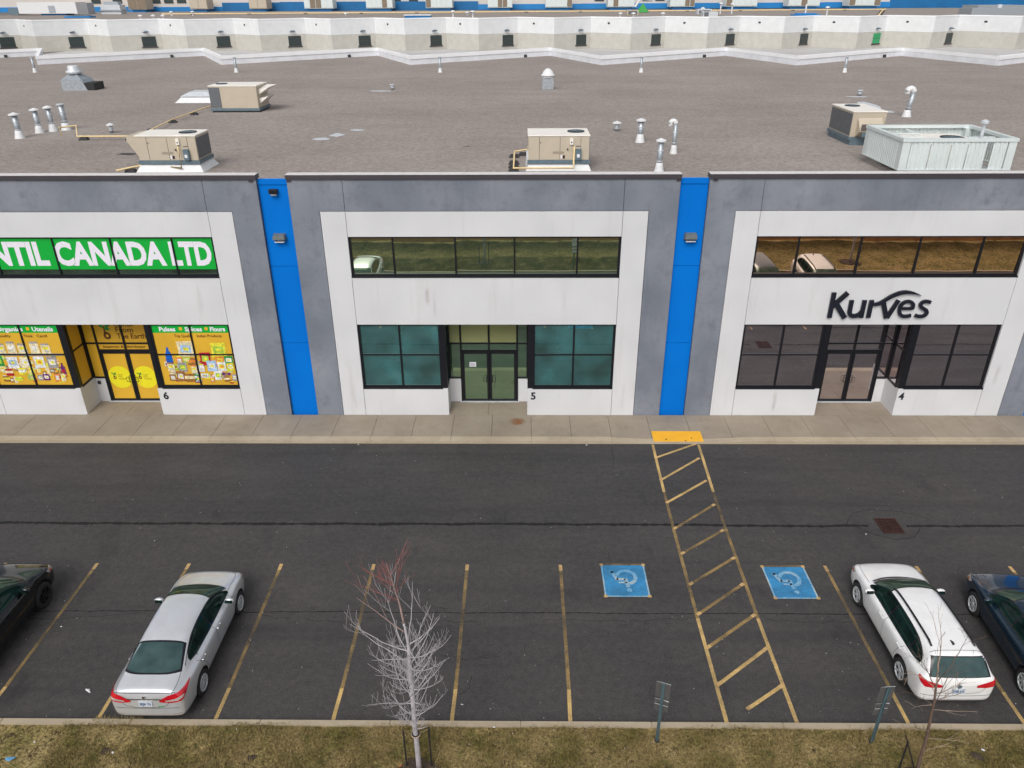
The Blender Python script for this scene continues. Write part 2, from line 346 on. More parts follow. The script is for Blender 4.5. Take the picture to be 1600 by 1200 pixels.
for x0, x1, xs in ((4.93, 4.77, -1), (6.64, 6.39, 1)):
    ys = [24.55, 21.5, 19.5, 15.6, 12.2]
    for a, b, mt in zip(ys[:-1], ys[1:], ('yel', 'yelf', 'yelm', 'yel')):
        fx = lambda y: x1+(x0-x1)*((y-12.2)/12.3)**2.5
        marking('hatch_side_line', [(fx(a), a), (fx(b), b)], 0.095, M[mt])
rungs = [((4.86, 23.61), (6.55, 24.6)), ((4.82, 22.17), (6.48, 23.62)), ((4.82, 20.86), (6.43, 22.18)), ((4.82, 19.47), (6.41, 20.8)), ((4.82, 18.26), (6.38, 19.44)),
         ((4.81, 16.92), (6.4, 18.12)), ((4.79, 15.73), (6.37, 16.98)), ((4.79, 14.54), (6.37, 15.76)), ((4.78, 13.34), (6.37, 14.58)), ((5.33, 12.65), (6.39, 13.37))]
for i, (a, b) in enumerate(rungs):
    marking('hatch_line', [a, b], 0.092, M['yel' if i in (0, 1, 2, 8, 9) else 'yelm'], 0.008)
    a_ = Vector(a); b_ = Vector(b); d = (b_-a_).normalized()
    marking('hatch_line_end', [a_, a_+d*0.15], 0.10, M['yelb'], 0.012); marking('hatch_line_end', [b_-d*0.15, b_], 0.10, M['yelb'], 0.012)
# --- accessible stall squares
def wheelchair(cx, cy, mat, worn):
    mb = MB(); z = 0.012
    T = lambda x, y: (cx-x, cy-y, z)         # symbol faces the aisle, so it is turned by 180 degrees
    def ring(c, r0, r1, a0, a1, n=22):
        for k in range(n):
            a, b = R(a0+(a1-a0)*k/n), R(a0+(a1-a0)*(k+1)/n)
            mb.quad(*[T(c[0]+r_*math.cos(t), c[1]+r_*math.sin(t)) for r_, t in ((r0, a), (r1, a), (r1, b), (r0, b))])
    def bar(a, b, w):
        a = Vector(a); b = Vector(b); d = (b-a).normalized(); n = Vector((-d.y, d.x))*w/2
        mb.quad(*[T(*p) for p in (a-n, b-n, b+n, a+n)])
    ring((-0.04, -0.12), 0.22, 0.33, 105, 345)
    bar((-0.06, 0.30), (-0.02, -0.06), 0.11); bar((-0.05, 0.10), (0.20, 0.10), 0.06)
    bar((-0.02, -0.04), (0.24, -0.04), 0.10); bar((0.22, 0.0), (0.36, -0.38), 0.10); bar((0.29, -0.35), (0.42, -0.31), 0.07)
    mb.add([T(-0.08+0.075*math.cos(2*math.pi*k/14), 0.42+0.075*math.sin(2*math.pi*k/14)) for k in range(14)], [tuple(range(14))])
    return mb.build('wheelchair_symbol', mat, asph)
for cx, x0, x1, cy in ((3.0, 2.38, 3.61, 17.10), (7.69, 7.10, 8.29, 17.05)):
    MB().sheet([(x0, cy-0.66), (x1, cy-0.66), (x1, cy+0.66), (x0, cy+0.66)], 0.004).build('accessible_square', M['bluep'], asph)
    for a, b in (((x0, cy-.66), (x1, cy-.66)), ((x0, cy-.66), (x0, cy+.66)), ((x1, cy-.66), (x1, cy+.66))):
        marking('accessible_square_border', [a, b], 0.045, M['whitep'], 0.008)
    marking('accessible_square_border', [(x0, cy+.68), (x1, cy+.68)], 0.07, M['yelf'], 0.008)
    for x in (x0, x1):
        for y in (cy-.66, cy+.66): marking('accessible_square_corner', [(x-.05, y), (x+.05, y)], 0.10, M['yelb'], 0.012)
    wheelchair(cx, cy, M['whitep'], 0)
# --- cracks
def crack(pts, w, amp, mat, seed, z=0.003, step=0.10):
    rr = random.Random(seed); mb = MB(); P = []
    for a, b in zip(pts[:-1], pts[1:]):
        a = Vector(a); b = Vector(b); n = max(2, int((b-a).length/step))
        for k in range(n): P.append(a.lerp(b, k/n))
    P.append(Vector(pts[-1])); off = 0; L = []
    for i, p in enumerate(P):
        d = (P[min(i+1, len(P)-1)]-P[max(i-1, 0)]).normalized(); nn = Vector((-d.y, d.x))
        off = off*0.85+rr.uniform(-amp, amp); ww = w*rr.uniform(0.45, 1.25)/2
        L.append(((p+nn*(off+ww)), (p+nn*(off-ww))))
    for (a, b), (c, d) in zip(L[:-1], L[1:]): mb.quad((*b, z), (*d, z), (*c, z), (*a, z))
    return mb.build('crack', mat, asph)
crack([(-44, 19.70), (-10, 19.69), (0, 19.70), (11.0, 19.66)], 0.13, 0.012, M['crack'], 1)
crack([(12.2, 19.66), (30, 19.70), (44, 19.7)], 0.11, 0.012, M['crack'], 2)
crack([(-44, 15.80), (0, 15.78), (44, 15.82)], 0.035, 0.010, M['crack'], 3)
crack([(-14, 15.6), (-12.6, 15.42), (-11.2, 15.6), (-10.4, 15.75)], 0.02, 0.03, M['crack2'], 4)
for sx, sy, ex, ey, sd_ in ((-4.2, 15.55, -1.2, 15.5, 5), (-3.3, 16.3, -2.0, 15.9, 6), (-6, 15.6, -4.4, 15.45, 7), (2.6, 18.6, 2.75, 16.9, 8), (3.0, 17.4, 3.35, 16.8, 9),
                         (0.6, 15.5, 4.6, 15.62, 10), (-2.1, 14.3, -0.8, 14.25, 12), (-1.2, 13.6, -1.45, 13.0, 13), (3.4, 24.4, 3.2, 22.8, 14), (-7.2, 15.6, -6.2, 15.5, 15), (6.6, 15.6, 9.4, 15.5, 16)):
    crack([(sx, sy), ((sx+ex)/2+.1, (sy+ey)/2-.07), (ex, ey)], 0.02, 0.035, M['crack2'], sd_, step=0.07)
crack([(10.3, 19.7), (10.7, 20.3), (11.4, 20.55), (12.4, 20.4), (13.1, 20.0)], 0.02, 0.012, M['crack'], 21)
crack([(10.6, 19.66), (11.0, 19.2), (11.6, 18.95), (12.2, 19.1), (12.6, 19.6)], 0.022, 0.012, M['crack'], 22)
crack([(10.9, 20.7), (12.1, 20.75), (12.9, 20.3)], 0.015, 0.012, M['crack2'], 23)

# --- sidewalk: slabs and kerbs, dipping to the crossing ramp
def dip(x):
    t = max(0.0, 1-max(0, abs(x-5.9)-1.05)/1.9); return t*t*(3-2*t)
def walk_z(x, y):
    f = max(0, min(1, (26.0-y)/1.25)); return 0.125-0.10*dip(x)*f
swalk = bpy.data.objects.new('sidewalk', None); COL.objects.link(swalk); swalk.location = (0, 25.6, 0); structure(swalk); OFF['sidewalk'] = Vector((0, 25.6, 0))
def slab(name, x0, x1, y0, y1, mat, nx=4, ny=3, z0=-0.05):
    mb = MB(); vs = []; fs = []
    for j in range(ny+1):
        for i in range(nx+1):
            x = x0+(x1-x0)*i/nx; y = y0+(y1-y0)*j/ny; vs.append((x, y, walk_z(x, y)))
    for j in range(ny):
        for i in range(nx): a = j*(nx+1)+i; fs.append((a, a+1, a+nx+2, a+nx+1))
    def skirt(idx):
        for p, q in zip(idx[:-1], idx[1:]):
            b = len(vs); vs.extend([(vs[p][0], vs[p][1], z0), (vs[q][0], vs[q][1], z0)]); fs.append((p, b, b+1, q))
    skirt(list(range(nx+1))); skirt([(ny)*(nx+1)+i for i in range(nx, -1, -1)])
    skirt([j*(nx+1) for j in range(ny, -1, -1)]); skirt([j*(nx+1)+nx for j in range(ny+1)])
    mb.add(vs, fs); return mb.build(name, mat, swalk)
DOORX = [-15.82, -1.30, 13.15]
xs = [-30.0]
while xs[-1] < 31: xs.append(xs[-1]+1.52)
for a, b in zip(xs[:-1], xs[1:]):
    slab('sidewalk_slab', a+0.006, b-0.006, 24.93, 26.58, M['slab'])
for dx in DOORX:     # slabs inside the entrance recesses
    for a, b in ((-1.56, 0.0), (0.0, 1.56)):
        slab('entrance_slab', dx+a+0.005, dx+b-0.005, 26.592, 27.72, M['slab'], 2, 2)
for a in np.arange(-30, 31, 3.04):
    slab('kerb', a+0.004, a+3.036, 24.60, 24.92, M['kerb'], 8, 1, -0.05)
MB().sheet([(-30, 24.6), (32, 24.6), (32, 27.74), (-30, 27.74)], 0.012).build('sidewalk_bed', M['crack2'], swalk)
# tactile plate and rust bloom
tp = thing('tactile_plate', (5.93, 25.06, 0.03), 'bright yellow tactile warning plate at the foot of the kerb ramp', 'paving plate')
mb = MB(); z = lambda x, y: walk_z(x, y)+0.008
mb.hexa([(5.0, 24.72, z(5, 24.72)-.02), (6.87, 24.72, z(6, 24.72)-.02), (6.87, 25.40, z(6, 25.40)-.02), (5.0, 25.40, z(5, 25.40)-.02), (5.0, 24.72, z(5, 24.72)), (6.87, 24.72, z(6, 24.72)), (6.87, 25.40, z(6, 25.4)), (5.0, 25.40, z(5, 25.4))])
mb.build('plate', M['tact'], tp)
for x, y in ((5.48, 24.86), (6.45, 24.95), (6.2, 24.76)):
    MB().lathe([(0.03, 0), (0.03, 0.012), (0.001, 0.012)], (x, y, z(x, y)), 8).build('bolt', M['dark'], tp)
s = NT('rust_bloom'); v = s.pos()
vm = s.n('ShaderNodeVectorMath', operation='DISTANCE'); s.l(v, vm.inputs[0]); vm.inputs[1].default_value = (-0.13, 26.05, 0.13)
rr_ = s.n('ShaderNodeMapRange'); rr_.inputs['From Min'].default_value = 0.36; rr_.inputs['From Max'].default_value = 0.02; s.l(vm.outputs['Value'], rr_.inputs['Value'])
al = s.math('MULTIPLY', rr_.outputs[0], s.noise(v, 7, 5, 0.7, 0.3, 0.6)); s.done((0.30, 0.10, 0.02), 0.9); s.l(al, s.bsdf.inputs['Alpha'])
MB().sheet([(-0.55, 25.75), (0.3, 25.75), (0.3, 26.35), (-0.55, 26.35)], 0.131).build('rust_stain', s.m, swalk)

def run_stain(x, z0, z1, w, k):
    s = NT('run_stain'); v = s.pos((1, 1, .12))
    g = s.n('ShaderNodeSeparateXYZ'); s.l(s.n('ShaderNodeNewGeometry').outputs['Position'], g.inputs[0])
    ax = s.math('ABSOLUTE', s.math('SUBTRACT', g.outputs[0], x)); fx = s.n('ShaderNodeMapRange'); fx.inputs['From Min'].default_value = w/2; fx.inputs['From Max'].default_value = 0; s.l(ax, fx.inputs['Value'])
    az = s.math('ABSOLUTE', s.math('SUBTRACT', g.outputs[2], (z0+z1)/2)); fz = s.n('ShaderNodeMapRange'); fz.inputs['From Min'].default_value = (z1-z0)/2; fz.inputs['From Max'].default_value = (z1-z0)*.2; s.l(az, fz.inputs['Value'])
    a = s.math('MULTIPLY', s.math('MULTIPLY', fx.outputs[0], fz.outputs[0]), s.math('MULTIPLY', s.noise(v, 14, 4, .6, .3, .6), k*.36)); s.done((0.34, 0.27, 0.22), 0.9); s.l(a, s.bsdf.inputs['Alpha'])
    return MB().quad((x-w/2, Y0-.003, z0), (x+w/2, Y0-.003, z0), (x+w/2, Y0-.003, z1), (x-w/2, Y0-.003, z1)), s.m
STAINS = [(-3.45, 4.75, 5.5, .22, .75), (-3.2, 4.2, 5.4, .18, .35), (-17.4, .3, 1.2, .3, .4), (-11.9, 4.3, 5.7, .3, .25), (1.6, 4.1, 5.8, .3, .22), (9.95, .2, 1.25, .22, .7), (18.3, 1.4, 2.4, .25, .5), (-6.6, .2, 2.0, .3, .25), (4.0, .2, 1.6, .25, .3), (-18.2, 4.1, 5.8, .4, .2), (12.0, 4.0, 4.5, .2, .3)]
# --- kerb, verge, soil
ek = bpy.data.objects.new('verge_kerb', None); COL.objects.link(ek); structure(ek)
for a in np.arange(-30, 30, 3.0):
    MB().box(a+.004, a+2.996, 12.03, 12.19, -0.05, 0.14).build('kerb', M['kerb'], ek, bevel=0.012)
rg = random.Random(3); mb = MB(); NX, NY = 260, 90; vs = []
for j in range(NY+1):
    for i in range(NX+1):
        x = -32+64*i/NX; y = 1.5+10.53*(j/NY)
        h = 0.09+0.02*math.sin(x*1.7+y)+0.018*math.sin(x*4.1-y*2.2)+rg.uniform(-.012, .012)
        if abs(x+9.2) < 0.9 and y > 11.5: h += 0.06*(1-abs(x+9.2)/0.9)
        vs.append((x, y, h if j < NY else 0.10))
mb.add(vs, [(j*(NX+1)+i, j*(NX+1)+i+1, (j+1)*(NX+1)+i+1, (j+1)*(NX+1)+i) for j in range(NY) for i in range(NX)])
structure(mb.build('grass_verge', M['grass'], smooth=True))
# grass blades where the photograph can see them
rs = np.random.RandomState(5); NB = 150000
bx = rs.uniform(-10.5, 11.5, NB); by = 9.9+2.17*rs.uniform(0, 1, NB)**0.9
edge = rs.uniform(0, 1, NB) < 0.03; by[edge] = rs.uniform(11.98, 12.06, edge.sum())
hump = (np.abs(bx+9.3) < 0.55) & (rs.uniform(0, 1, NB) < 0.12); by[hump] = 12.0+0.22*rs.uniform(0, 1, hump.sum())
cl = np.sin(bx*3.1)*np.sin(by*4.3+bx)+0.6*np.sin(bx*7.7+by*3.2)+0.5*np.sin(by*9+bx*2.1)
keep = cl+rs.uniform(-1.3, 1.3, NB) > -0.9
for px, py, pr in ((-2.2, 10.85, 0.42), (8.45, 10.8, 0.3), (11.55, 11.4, 0.16), (-9.2, 11.35, 0.1), (10.0, 11.35, 0.12), (-5.9, 11.2, 0.1)):
    keep &= ~((bx-px)**2+((by-py)*1.2)**2 < pr*pr*rs.uniform(0.5, 1.4, NB))
bx, by = bx[keep], by[keep]; n = len(bx)
ang = rs.uniform(0, 2*np.pi, n); ln = rs.uniform(0.05, 0.12, n); lean = rs.uniform(0.45, 1.35, n); w = rs.uniform(0.004, 0.010, n)
bz = 0.088+0.02*np.sin(bx*1.7+by)
hx, hy, hz = np.cos(ang)*ln*np.sin(lean), np.sin(ang)*ln*np.sin(lean), ln*np.cos(lean)+0.012
vx = np.empty((n, 3, 3)); 
vx[:, 0] = np.c_[bx-np.sin(ang)*w, by+np.cos(ang)*w, bz]; vx[:, 1] = np.c_[bx+np.sin(ang)*w, by-np.cos(ang)*w, bz]; vx[:, 2] = np.c_[bx+hx, by+hy, bz+hz]
me = bpy.data.meshes.new('grass_blades'); me.vertices.add(n*3); me.vertices.foreach_set('co', vx.ravel()); me.loops.add(n*3); me.loops.foreach_set('vertex_index', np.arange(n*3, dtype=np.int32))
me.polygons.add(n); me.polygons.foreach_set('loop_start', np.arange(0, n*3, 3, dtype=np.int32)); me.polygons.foreach_set('loop_total', np.full(n, 3, np.int32)); me.update(calc_edges=True)
me.materials.append(M['blade']); go = bpy.data.objects.new('grass', me); COL.objects.link(go)
tag(go, 'short matted olive and straw coloured turf along the kerb', 'grass', kind='stuff')
def blob(name, cx, cy, r, z, mat, par, seed=0, ar=1.0, n=18, dome=0.02):
    rr = random.Random(seed); mb = MB(); vs = [(cx, cy, z+dome)]
    for k in range(n):
        a = 2*math.pi*k/n; q = r*rr.uniform(0.75, 1.15); vs.append((cx+q*math.cos(a)*ar, cy+q*math.sin(a), z))
    return mb.add(vs, [(0, 1+k, 1+(k+1) % n) for k in range(n)]).build(name, mat, par)
gv = bpy.data.objects['grass_verge']
for i, (x, y, r_) in enumerate(((-2.2, 10.85, 0.42), (8.45, 10.8, 0.3), (11.55, 11.4, 0.16), (-9.2, 11.35, 0.10), (10.0, 11.35, 0.12), (-5.9, 11.2, .10), (19.0, 10.86, 0.5), (29.6, 10.86, .5))):
    blob('bare_soil', x, y, r_, 0.125, M['dirt'], gv, i, 1.2)

# --- wooden fence behind the verge (seen mirrored in the upper windows)
FY = 7.2
fe = thing('wooden_fence', (0, FY, 0.1), 'orange stained board fence behind the grass, mirrored in the upper windows', 'fence')
mb = MB(); x = -40.0
while x < 42: mb.box(x, x+0.138, FY, FY+.02, 0.16, 1.92+0.01*rg.uniform(-1, 1)); x += 0.145
o = mb.build('board', M['fence'], fe); o['kind'] = 'stuff'
MB().box(-40, 42, FY-.05, FY-.005, 0.45, 0.54).build('rail', M['fence'], fe); MB().box(-40, 42, FY-.05, FY-.005, 1.55, 1.64).build('rail', M['fence'], fe)
fp = None
for x in np.arange(-39, 42, 2.44):
    if fp is None: fp = MB().box(-.06, .06, -.14, -.05, 0, 1.92).build('fence_post', M['fence']); fp.parent = fe; fp.location = (x, 0, 0)
    else: share(fp, (x, 0, 0), fe)

# ================================================================== NEAR BUILDING
Y0 = 26.6; TOP = 9.40
bld = thing('retail_building', (-1.3, Y0, 0), 'long two storey commercial building in grey and white panels with bright blue strips', 'building')
W = 14.57; CX = [-15.82, -1.30, 13.15]; SX = [0.985, 1.0, 0.984]
def panel(name, x0, x1, z0, z1, mat, y=Y0, th=0.12, rec=0.0): return MB().box(x0, x1, y+rec, y+th+rec, z0, z1).build(name, mat, bld)
J = 0.008
# dark backing behind the joints, with the window openings left out
def backing(c):
    mb = MB(); yb0, yb1 = Y0+0.13, Y0+0.24
    for x0, x1, z0, z1 in ((-6.78, -4.86, 0, TOP), (4.86, 6.78, 0, TOP), (-4.86, 4.86, 7.36, TOP), (-4.86, 4.86, 4.02, 5.83), (-4.86, -1.6, 0, 1.2), (1.6, 4.86, 0, 1.2)):
        mb.box(c+x0, c+x1, yb0, yb1, z0, z1)
    mb.build('wall_backing', M['backing'], bld)
for c in CX:
    backing(c)
    for sg in (-1, 1):
        a, b = sorted((c+sg*6.78, c+sg*(5.75+0.02)))
        a2, b2 = sorted((c+sg*5.77, c+sg*(4.87+J)))
        MB().box(a, b, Y0, Y0+.12, 0, TOP).box(a2, b2, Y0, Y0+.12, 8.29, TOP).build('grey_panel', M['grey'], bld)
        a, b = sorted((c+sg*(5.75), c+sg*(4.87+J)))
        panel('white_panel', a, b, 0.0, 8.27, M['white'])
        a, b = sorted((c+sg*(4.87-J), c+sg*1.553))
        panel('white_sill_panel', a, b, 0.0, 1.28, M['white'], th=0.18)
    panel('grey_panel', c-4.87+J, c+4.87-J, 8.29, TOP, M['grey'])
    panel('white_panel', c-4.87+J, c+4.87-J, 7.37, 8.27, M['white'])
    panel('white_panel', c-4.87+J, c+4.87-J, 4.0, 5.84, M['white'], th=0.30)
# grey runs beyond the outer units so the wall goes on past the frame
ends = [(-45.0, CX[0]-6.70), (CX[2]+6.69, 45.0)]
for a, b in ends:
    sg = 1 if b > 40 else -1
    bl = (a, a+1.0) if sg > 0 else (b-1.0, b)
    for k in range(3): MB().box(bl[0]+.01, bl[1]-.01, Y0+.14, Y0+.25, [0, 3.2, 6.25][k], [3.19, 6.24, 9.25][k]).build('blue_panel', M['blue'], bld)
    a2, b2 = (bl[1], b) if sg > 0 else (a, bl[0])
    n = 3
    for k in range(n): panel('grey_panel', a2+(b2-a2)*k/n+J, a2+(b2-a2)*(k+1)/n-J, 0, TOP, M['grey'])
    MB().box(a2, b2, Y0+.13, Y0+.24, 0, TOP-.02).build('wall_backing', M['backing'], bld)
    MB().box(a2, b2, Y0-.06, Y0+.34, TOP, TOP+.15).build('coping', M['coping'], bld)
    MB().box(a2, b2, Y0-.055, Y0+.335, TOP+.152, TOP+.162).build('coping_painted_highlight', M['copt'], bld)
# blue strips between units
for xc, (a, b) in (('L', (CX[0]+6.69, CX[1]-6.79)), ('R', (CX[1]+6.79, CX[2]-6.68))):
    for z0, z1 in ((0.0, 3.185), (3.2, 6.235), (6.25, 9.20)): MB().box(a, b, Y0+.14, Y0+.25, z0, z1).build('blue_panel', M['blue'], bld)
    MB().box(a-.0, b+.0, Y0+.105, Y0+.34, 9.20, 9.36).build('blue_coping', M['blue'], bld)
    MB().box(a, b, Y0+.26, Y0+.33, 0, 9.19).build('wall_backing', M['backing'], bld)
    for x0, x1 in ((a-.16, a-.01), (b+.01, b+.16)):
        MB().box(x0, x1, Y0-.03, Y0-.003, TOP-.09, TOP-.003).build('coping_return', M['coping'], bld)
for c in CX:
    MB().box(c-6.80, c+6.80, Y0-.06, Y0+.34, TOP, TOP+.15).build('coping', M['coping'], bld)
    MB().box(c-6.795, c+6.795, Y0-.055, Y0+.335, TOP+.152, TOP+.162).build('coping_painted_highlight', M['copt'], bld)  # pale strip laid on top, painting the sky's light on the coping
MB().box(-45, 45, Y0+.35, Y0+.45, 8.6, TOP-.06).build('parapet_back', M['membrane'], bld)

# windows
def pane(par, x0, x1, z0, z1, y, mat, rr, tilt=0.0022, lean=0.0):
    a, b = rr.uniform(-tilt, tilt), rr.uniform(-tilt, tilt)-lean
    cx, cz = (x0+x1)/2, (z0+z1)/2; f = lambda x, z: y+a*(x-cx)+b*(z-cz)
    mb = MB().hexa([(x0, f(x0, z0), z0), (x1, f(x1, z0), z0), (x1, y+.045, z0), (x0, y+.045, z0), (x0, f(x0, z1), z1), (x1, f(x1, z1), z1), (x1, y+.045, z1), (x0, y+.045, z1)])
    return mb.build('pane', mat, par)
def grid_window(name, xs_, zs, y, mats, rr, fw=0.035, sill=True, yf=None, lean=0.0):
    """frame of verticals xs_ and horizontals zs with a pane in every cell"""
    mb = MB(); yf = yf if yf is not None else y-0.05
    for i, x in enumerate(xs_):
        hw = fw*(1.3 if i in (0, len(xs_)-1) else 1.0)
        x0, x1 = (x, x+2*hw) if i == 0 else ((x-2*hw, x) if i == len(xs_)-1 else (x-hw, x+hw)); mb.box(x0, x1, yf, y+.05, zs[0], zs[-1])
    for j, z in enumerate(zs):
        z0, z1 = (z, z+2*fw) if j == 0 else ((z-2*fw, z) if j == len(zs)-1 else (z-fw*.8, z+fw*.8)); mb.box(xs_[0], xs_[-1], yf+.004, y+.045, z0, z1)
    fr = mb.build(name, M['frame'], bld)
    if sill: MB().box(xs_[0], xs_[-1], Y0-.02, y+.05, zs[0]-.055, zs[0]-.002).build('window_sill', M['frame'], fr)
    for i in range(len(xs_)-1):
        for j in range(len(zs)-1):
            mt = mats(i, j) if callable(mats) else mats
            pane(fr, xs_[i]+.02, xs_[i+1]-.02, zs[j]+.02, zs[j+1]-.02, y, mt, rr, lean=lean)
    return fr
rw = random.Random(11)
UP = [-4.87, -3.31, -1.05, 1.07, 3.35, 4.87]; UP = [-4.87, -3.30, -1.06, 1.07, 3.33, 4.87]
YG = Y0+0.12
for k, c in enumerate(CX):
    gu = [M['g6'], M['g5u'], M['g4u']][k]; gl = [M['g6'], M['g5l'], M['g4l']][k]
    grid_window('upper_window', [c+u for u in UP], [5.90, 7.365], YG, gu, rw, fw=0.03, lean=(0, .030, .030)[k])
    for sg in (-1, 1):
        a, b = sorted((c+sg*4.87, c+sg*1.75)); mid = (a+b)/2
        grid_window('shop_window', [a, mid, b], [1.34, 2.72, 4.0], YG, gl, rw, fw=0.032)
        # corner post and glazed return into the recess
        a, b = sorted((c+sg*1.75, c+sg*1.56))
        MB().box(a+.002, b-.002, Y0+.05, Y0+.26, 1.29, 4.0).build('corner_post', M['frame'], bld)
        xr = c+sg*1.56
        x0, x1 = sorted((xr, xr+sg*0.12))
        rt_ = MB().box(x0, x1, Y0+.19, 27.74, 0, 1.22).build('recess_side_wall', M['white'], bld)
        fr = MB().box(x0, x1, Y0+.27, 27.70, 1.225, 1.30).box(x0, x1, Y0+.27, 27.70, 3.93, 4.0).box(x0, x1, Y0+.27, 27.70, 2.74, 2.80).box(x0, x1, 27.60, 27.72, 1.30, 4.0).build('return_window', M['frame'], bld)
        gm = M['vy'] if k == 0 else gl
        for z0, z1 in ((1.305, 2.735), (2.805, 3.925)):
            MB().box(x0+.03, x1-.03, Y0+.27, 27.595, z0, z1).build('pane', gm, fr)
    # entrance: back wall of the recess
    yb = 27.74; dx = c+0.03
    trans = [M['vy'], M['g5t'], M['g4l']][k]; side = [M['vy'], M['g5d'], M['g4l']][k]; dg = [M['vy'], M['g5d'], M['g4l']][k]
    for a, b in ((c-1.56, dx-1.12), (dx+1.12, c+1.56)):
        MB().box(a, b, yb, yb+.14, 0.0, 1.18).build('low_wall', M['white'], bld)
        MB().box(a, b, yb-.03, yb+.14, 1.182, 1.245).build('low_wall_cap', M['frame'], bld)
    fr = MB()
    for x in (c-1.56, dx-1.12, dx, dx+1.12, c+1.56):
        z0 = 2.42 if x == dx else (1.245 if abs(x-c) > 1.3 else 0.125)
        fr.box(x-.035, x+.035, yb-.03, yb+.08, z0, 4.05)
    fr.box(c-1.55, c+1.55, yb-.026, yb+.076, 2.70, 2.76); fr.box(dx-1.12, dx+1.12, yb-.028, yb+.078, 2.38, 2.46); fr.box(c-1.55, c+1.55, yb-.026, yb+.076, 3.98, 4.06)
    fr = fr.build('entrance_frame', M['frame'], bld)
    cells = [(c-1.525, dx-1.155, 1.245, 2.70), (c-1.525, dx-1.155, 2.76, 3.98), (dx-1.085, dx-.035, 2.46, 2.70), (dx+.035, dx+1.085, 2.46, 2.70), (dx-1.085, dx-.035, 2.76, 3.98), (dx+.035, dx+1.085, 2.76, 3.98),
             (dx+1.155, c+1.525, 1.245, 2.70), (dx+1.155, c+1.525, 2.76, 3.98)]
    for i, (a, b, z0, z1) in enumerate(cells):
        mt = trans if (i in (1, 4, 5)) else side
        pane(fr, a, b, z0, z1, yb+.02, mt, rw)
    for sg in (-1, 1):
        a, b = sorted((dx+sg*.012, dx+sg*1.08))
        d = MB().box(a, a+.085, yb-.01, yb+.05, .14, 2.37).box(b-.085, b, yb-.01, yb+.05, .14, 2.37).box(a+.085, b-.085, yb-.008, yb+.048, .14, .24).box(a+.085, b-.085, yb-.008, yb+.048, 2.27, 2.37).build('door', M['frame'], bld)
        pane(d, a+.085, b-.085, .24, 2.27, yb+.015, dg, rw)
        hx = dx+sg*.12
        MB().tube([(hx, yb-.01, 1.0), (hx, yb-.07, 1.02), (hx+sg*.0, yb-.07, 1.28), (hx, yb-.01, 1.30)], .013, 6).tube([(hx, yb-.07, 1.05), (hx+sg*.12, yb-.07, 1.05), (hx+sg*.12, yb-.07, 1.25), (hx, yb-.07, 1.25)], .011, 6).build('handle', M['frame'], d)
    MB().box(dx-1.2, dx+1.2, yb-.1, yb+.1, .05, .142).build('threshold', M['galvl'], bld)
    MB().box(c-1.56, c+1.56, Y0+.31, yb+.2, 4.06, 4.16).build('soffit', M['white'], bld)
    # solid core behind everything
MB().box(-44.9, 44.9, 28.2, 28.4, 0, 8.9).build('inner_wall', M['backing'], bld)
for (cx_, txt, lab) in ((CX[0]+1.73, '6', None), (CX[1]+1.69, '5', None), (CX[2]+1.63, '4', None)):
    mb, _w = text_mb(txt, cx_, 0.83, 0.30, Y0-.012, bold=0.04); mb.build('unit_number', M['letter'], bld)
bpy.context.view_layer.update()
for o in list(bld.children):            # the outer units are a touch narrower than the middle one
    if o.type != 'MESH' or o.name.startswith(('blue', 'inner', 'parapet')): continue
    xs_ = [v.co.x-1.3 for v in o.data.vertices]
    for k in (0, 2):
        if min(xs_) > CX[k]-6.83 and max(xs_) < CX[k]+6.83 and not any(abs(min(xs_)-e[0]) < .02 or abs(max(xs_)-e[1]) < .02 for e in ends):
            o.scale.x = SX[k]; o.location.x = (CX[k]+1.3)*(1-SX[k])
for a in STAINS:
    mb, mt = run_stain(*a); mb.build('run_stain', mt, bld)
# roof and sawtooth rear parapet
lows = [(-85.5, 84.1), (-66.8, 82.9), (-48.09, 81.8), (-29.4, 80.8), (-10.7, 79.7), (7.6, 78.5), (25.7, 77.3), (43.5, 76.0), (61.5, 74.9), (79.7, 73.8)]
pks = [(a[0]+(b[0]-a[0])*q, a[1]+dy) for a, b, q, dy in zip(lows[:-1], lows[1:], (.62, .64, .66, .72, .76, .80, .83, .85, .87), (11.6,)*9)]
zig = [lows[0]]
for p, l_ in zip(pks, lows[1:]): zig += [p, l_]
ZR = 9.0
mb = MB(); vs = [(-85.5, 26.95, ZR)]+[(x, y, ZR) for x, y in zig]+[(79.7, 26.95, ZR)]; mb.add(vs, [tuple(range(len(vs)))[::-1]])
mb.build('roof', M['gravel'], bld)
for (x0, y0), (x1, y1) in zip(zig[:-1], zig[1:]):
    for nm, o0, o1, z0, z1, mt in (('rear_wall', 0.05, 0.35, 0, 8.9, M['farwhite']), ('parapet', 0.0, 0.35, 8.95, ZR+.50, M['membrane']), ('parapet_coping', -0.08, 0.55, ZR+.502, ZR+.80, M['membranet'])):
        MB().hexa([(x0, y0+o0, z0), (x1, y1+o0, z0), (x1, y1+o1, z0), (x0, y0+o1, z0), (x0, y0+o0, z1), (x1, y1+o0, z1), (x1, y1+o1, z1), (x0, y0+o1, z1)]).build(nm, mt, bld)
for p, q in zip(pks[1:-1], lows[1:-1]):       # dark roof outlets at the foot of the parapet, left of each peak
    a = Vector(p); d = (Vector(q)-a).normalized(); c_ = a+d*3.6
    MB().box(c_.x-.2, c_.x+.2, c_.y-.12, c_.y-.02, ZR, ZR+.28).build('roof_outlet', M['dark'], bld)
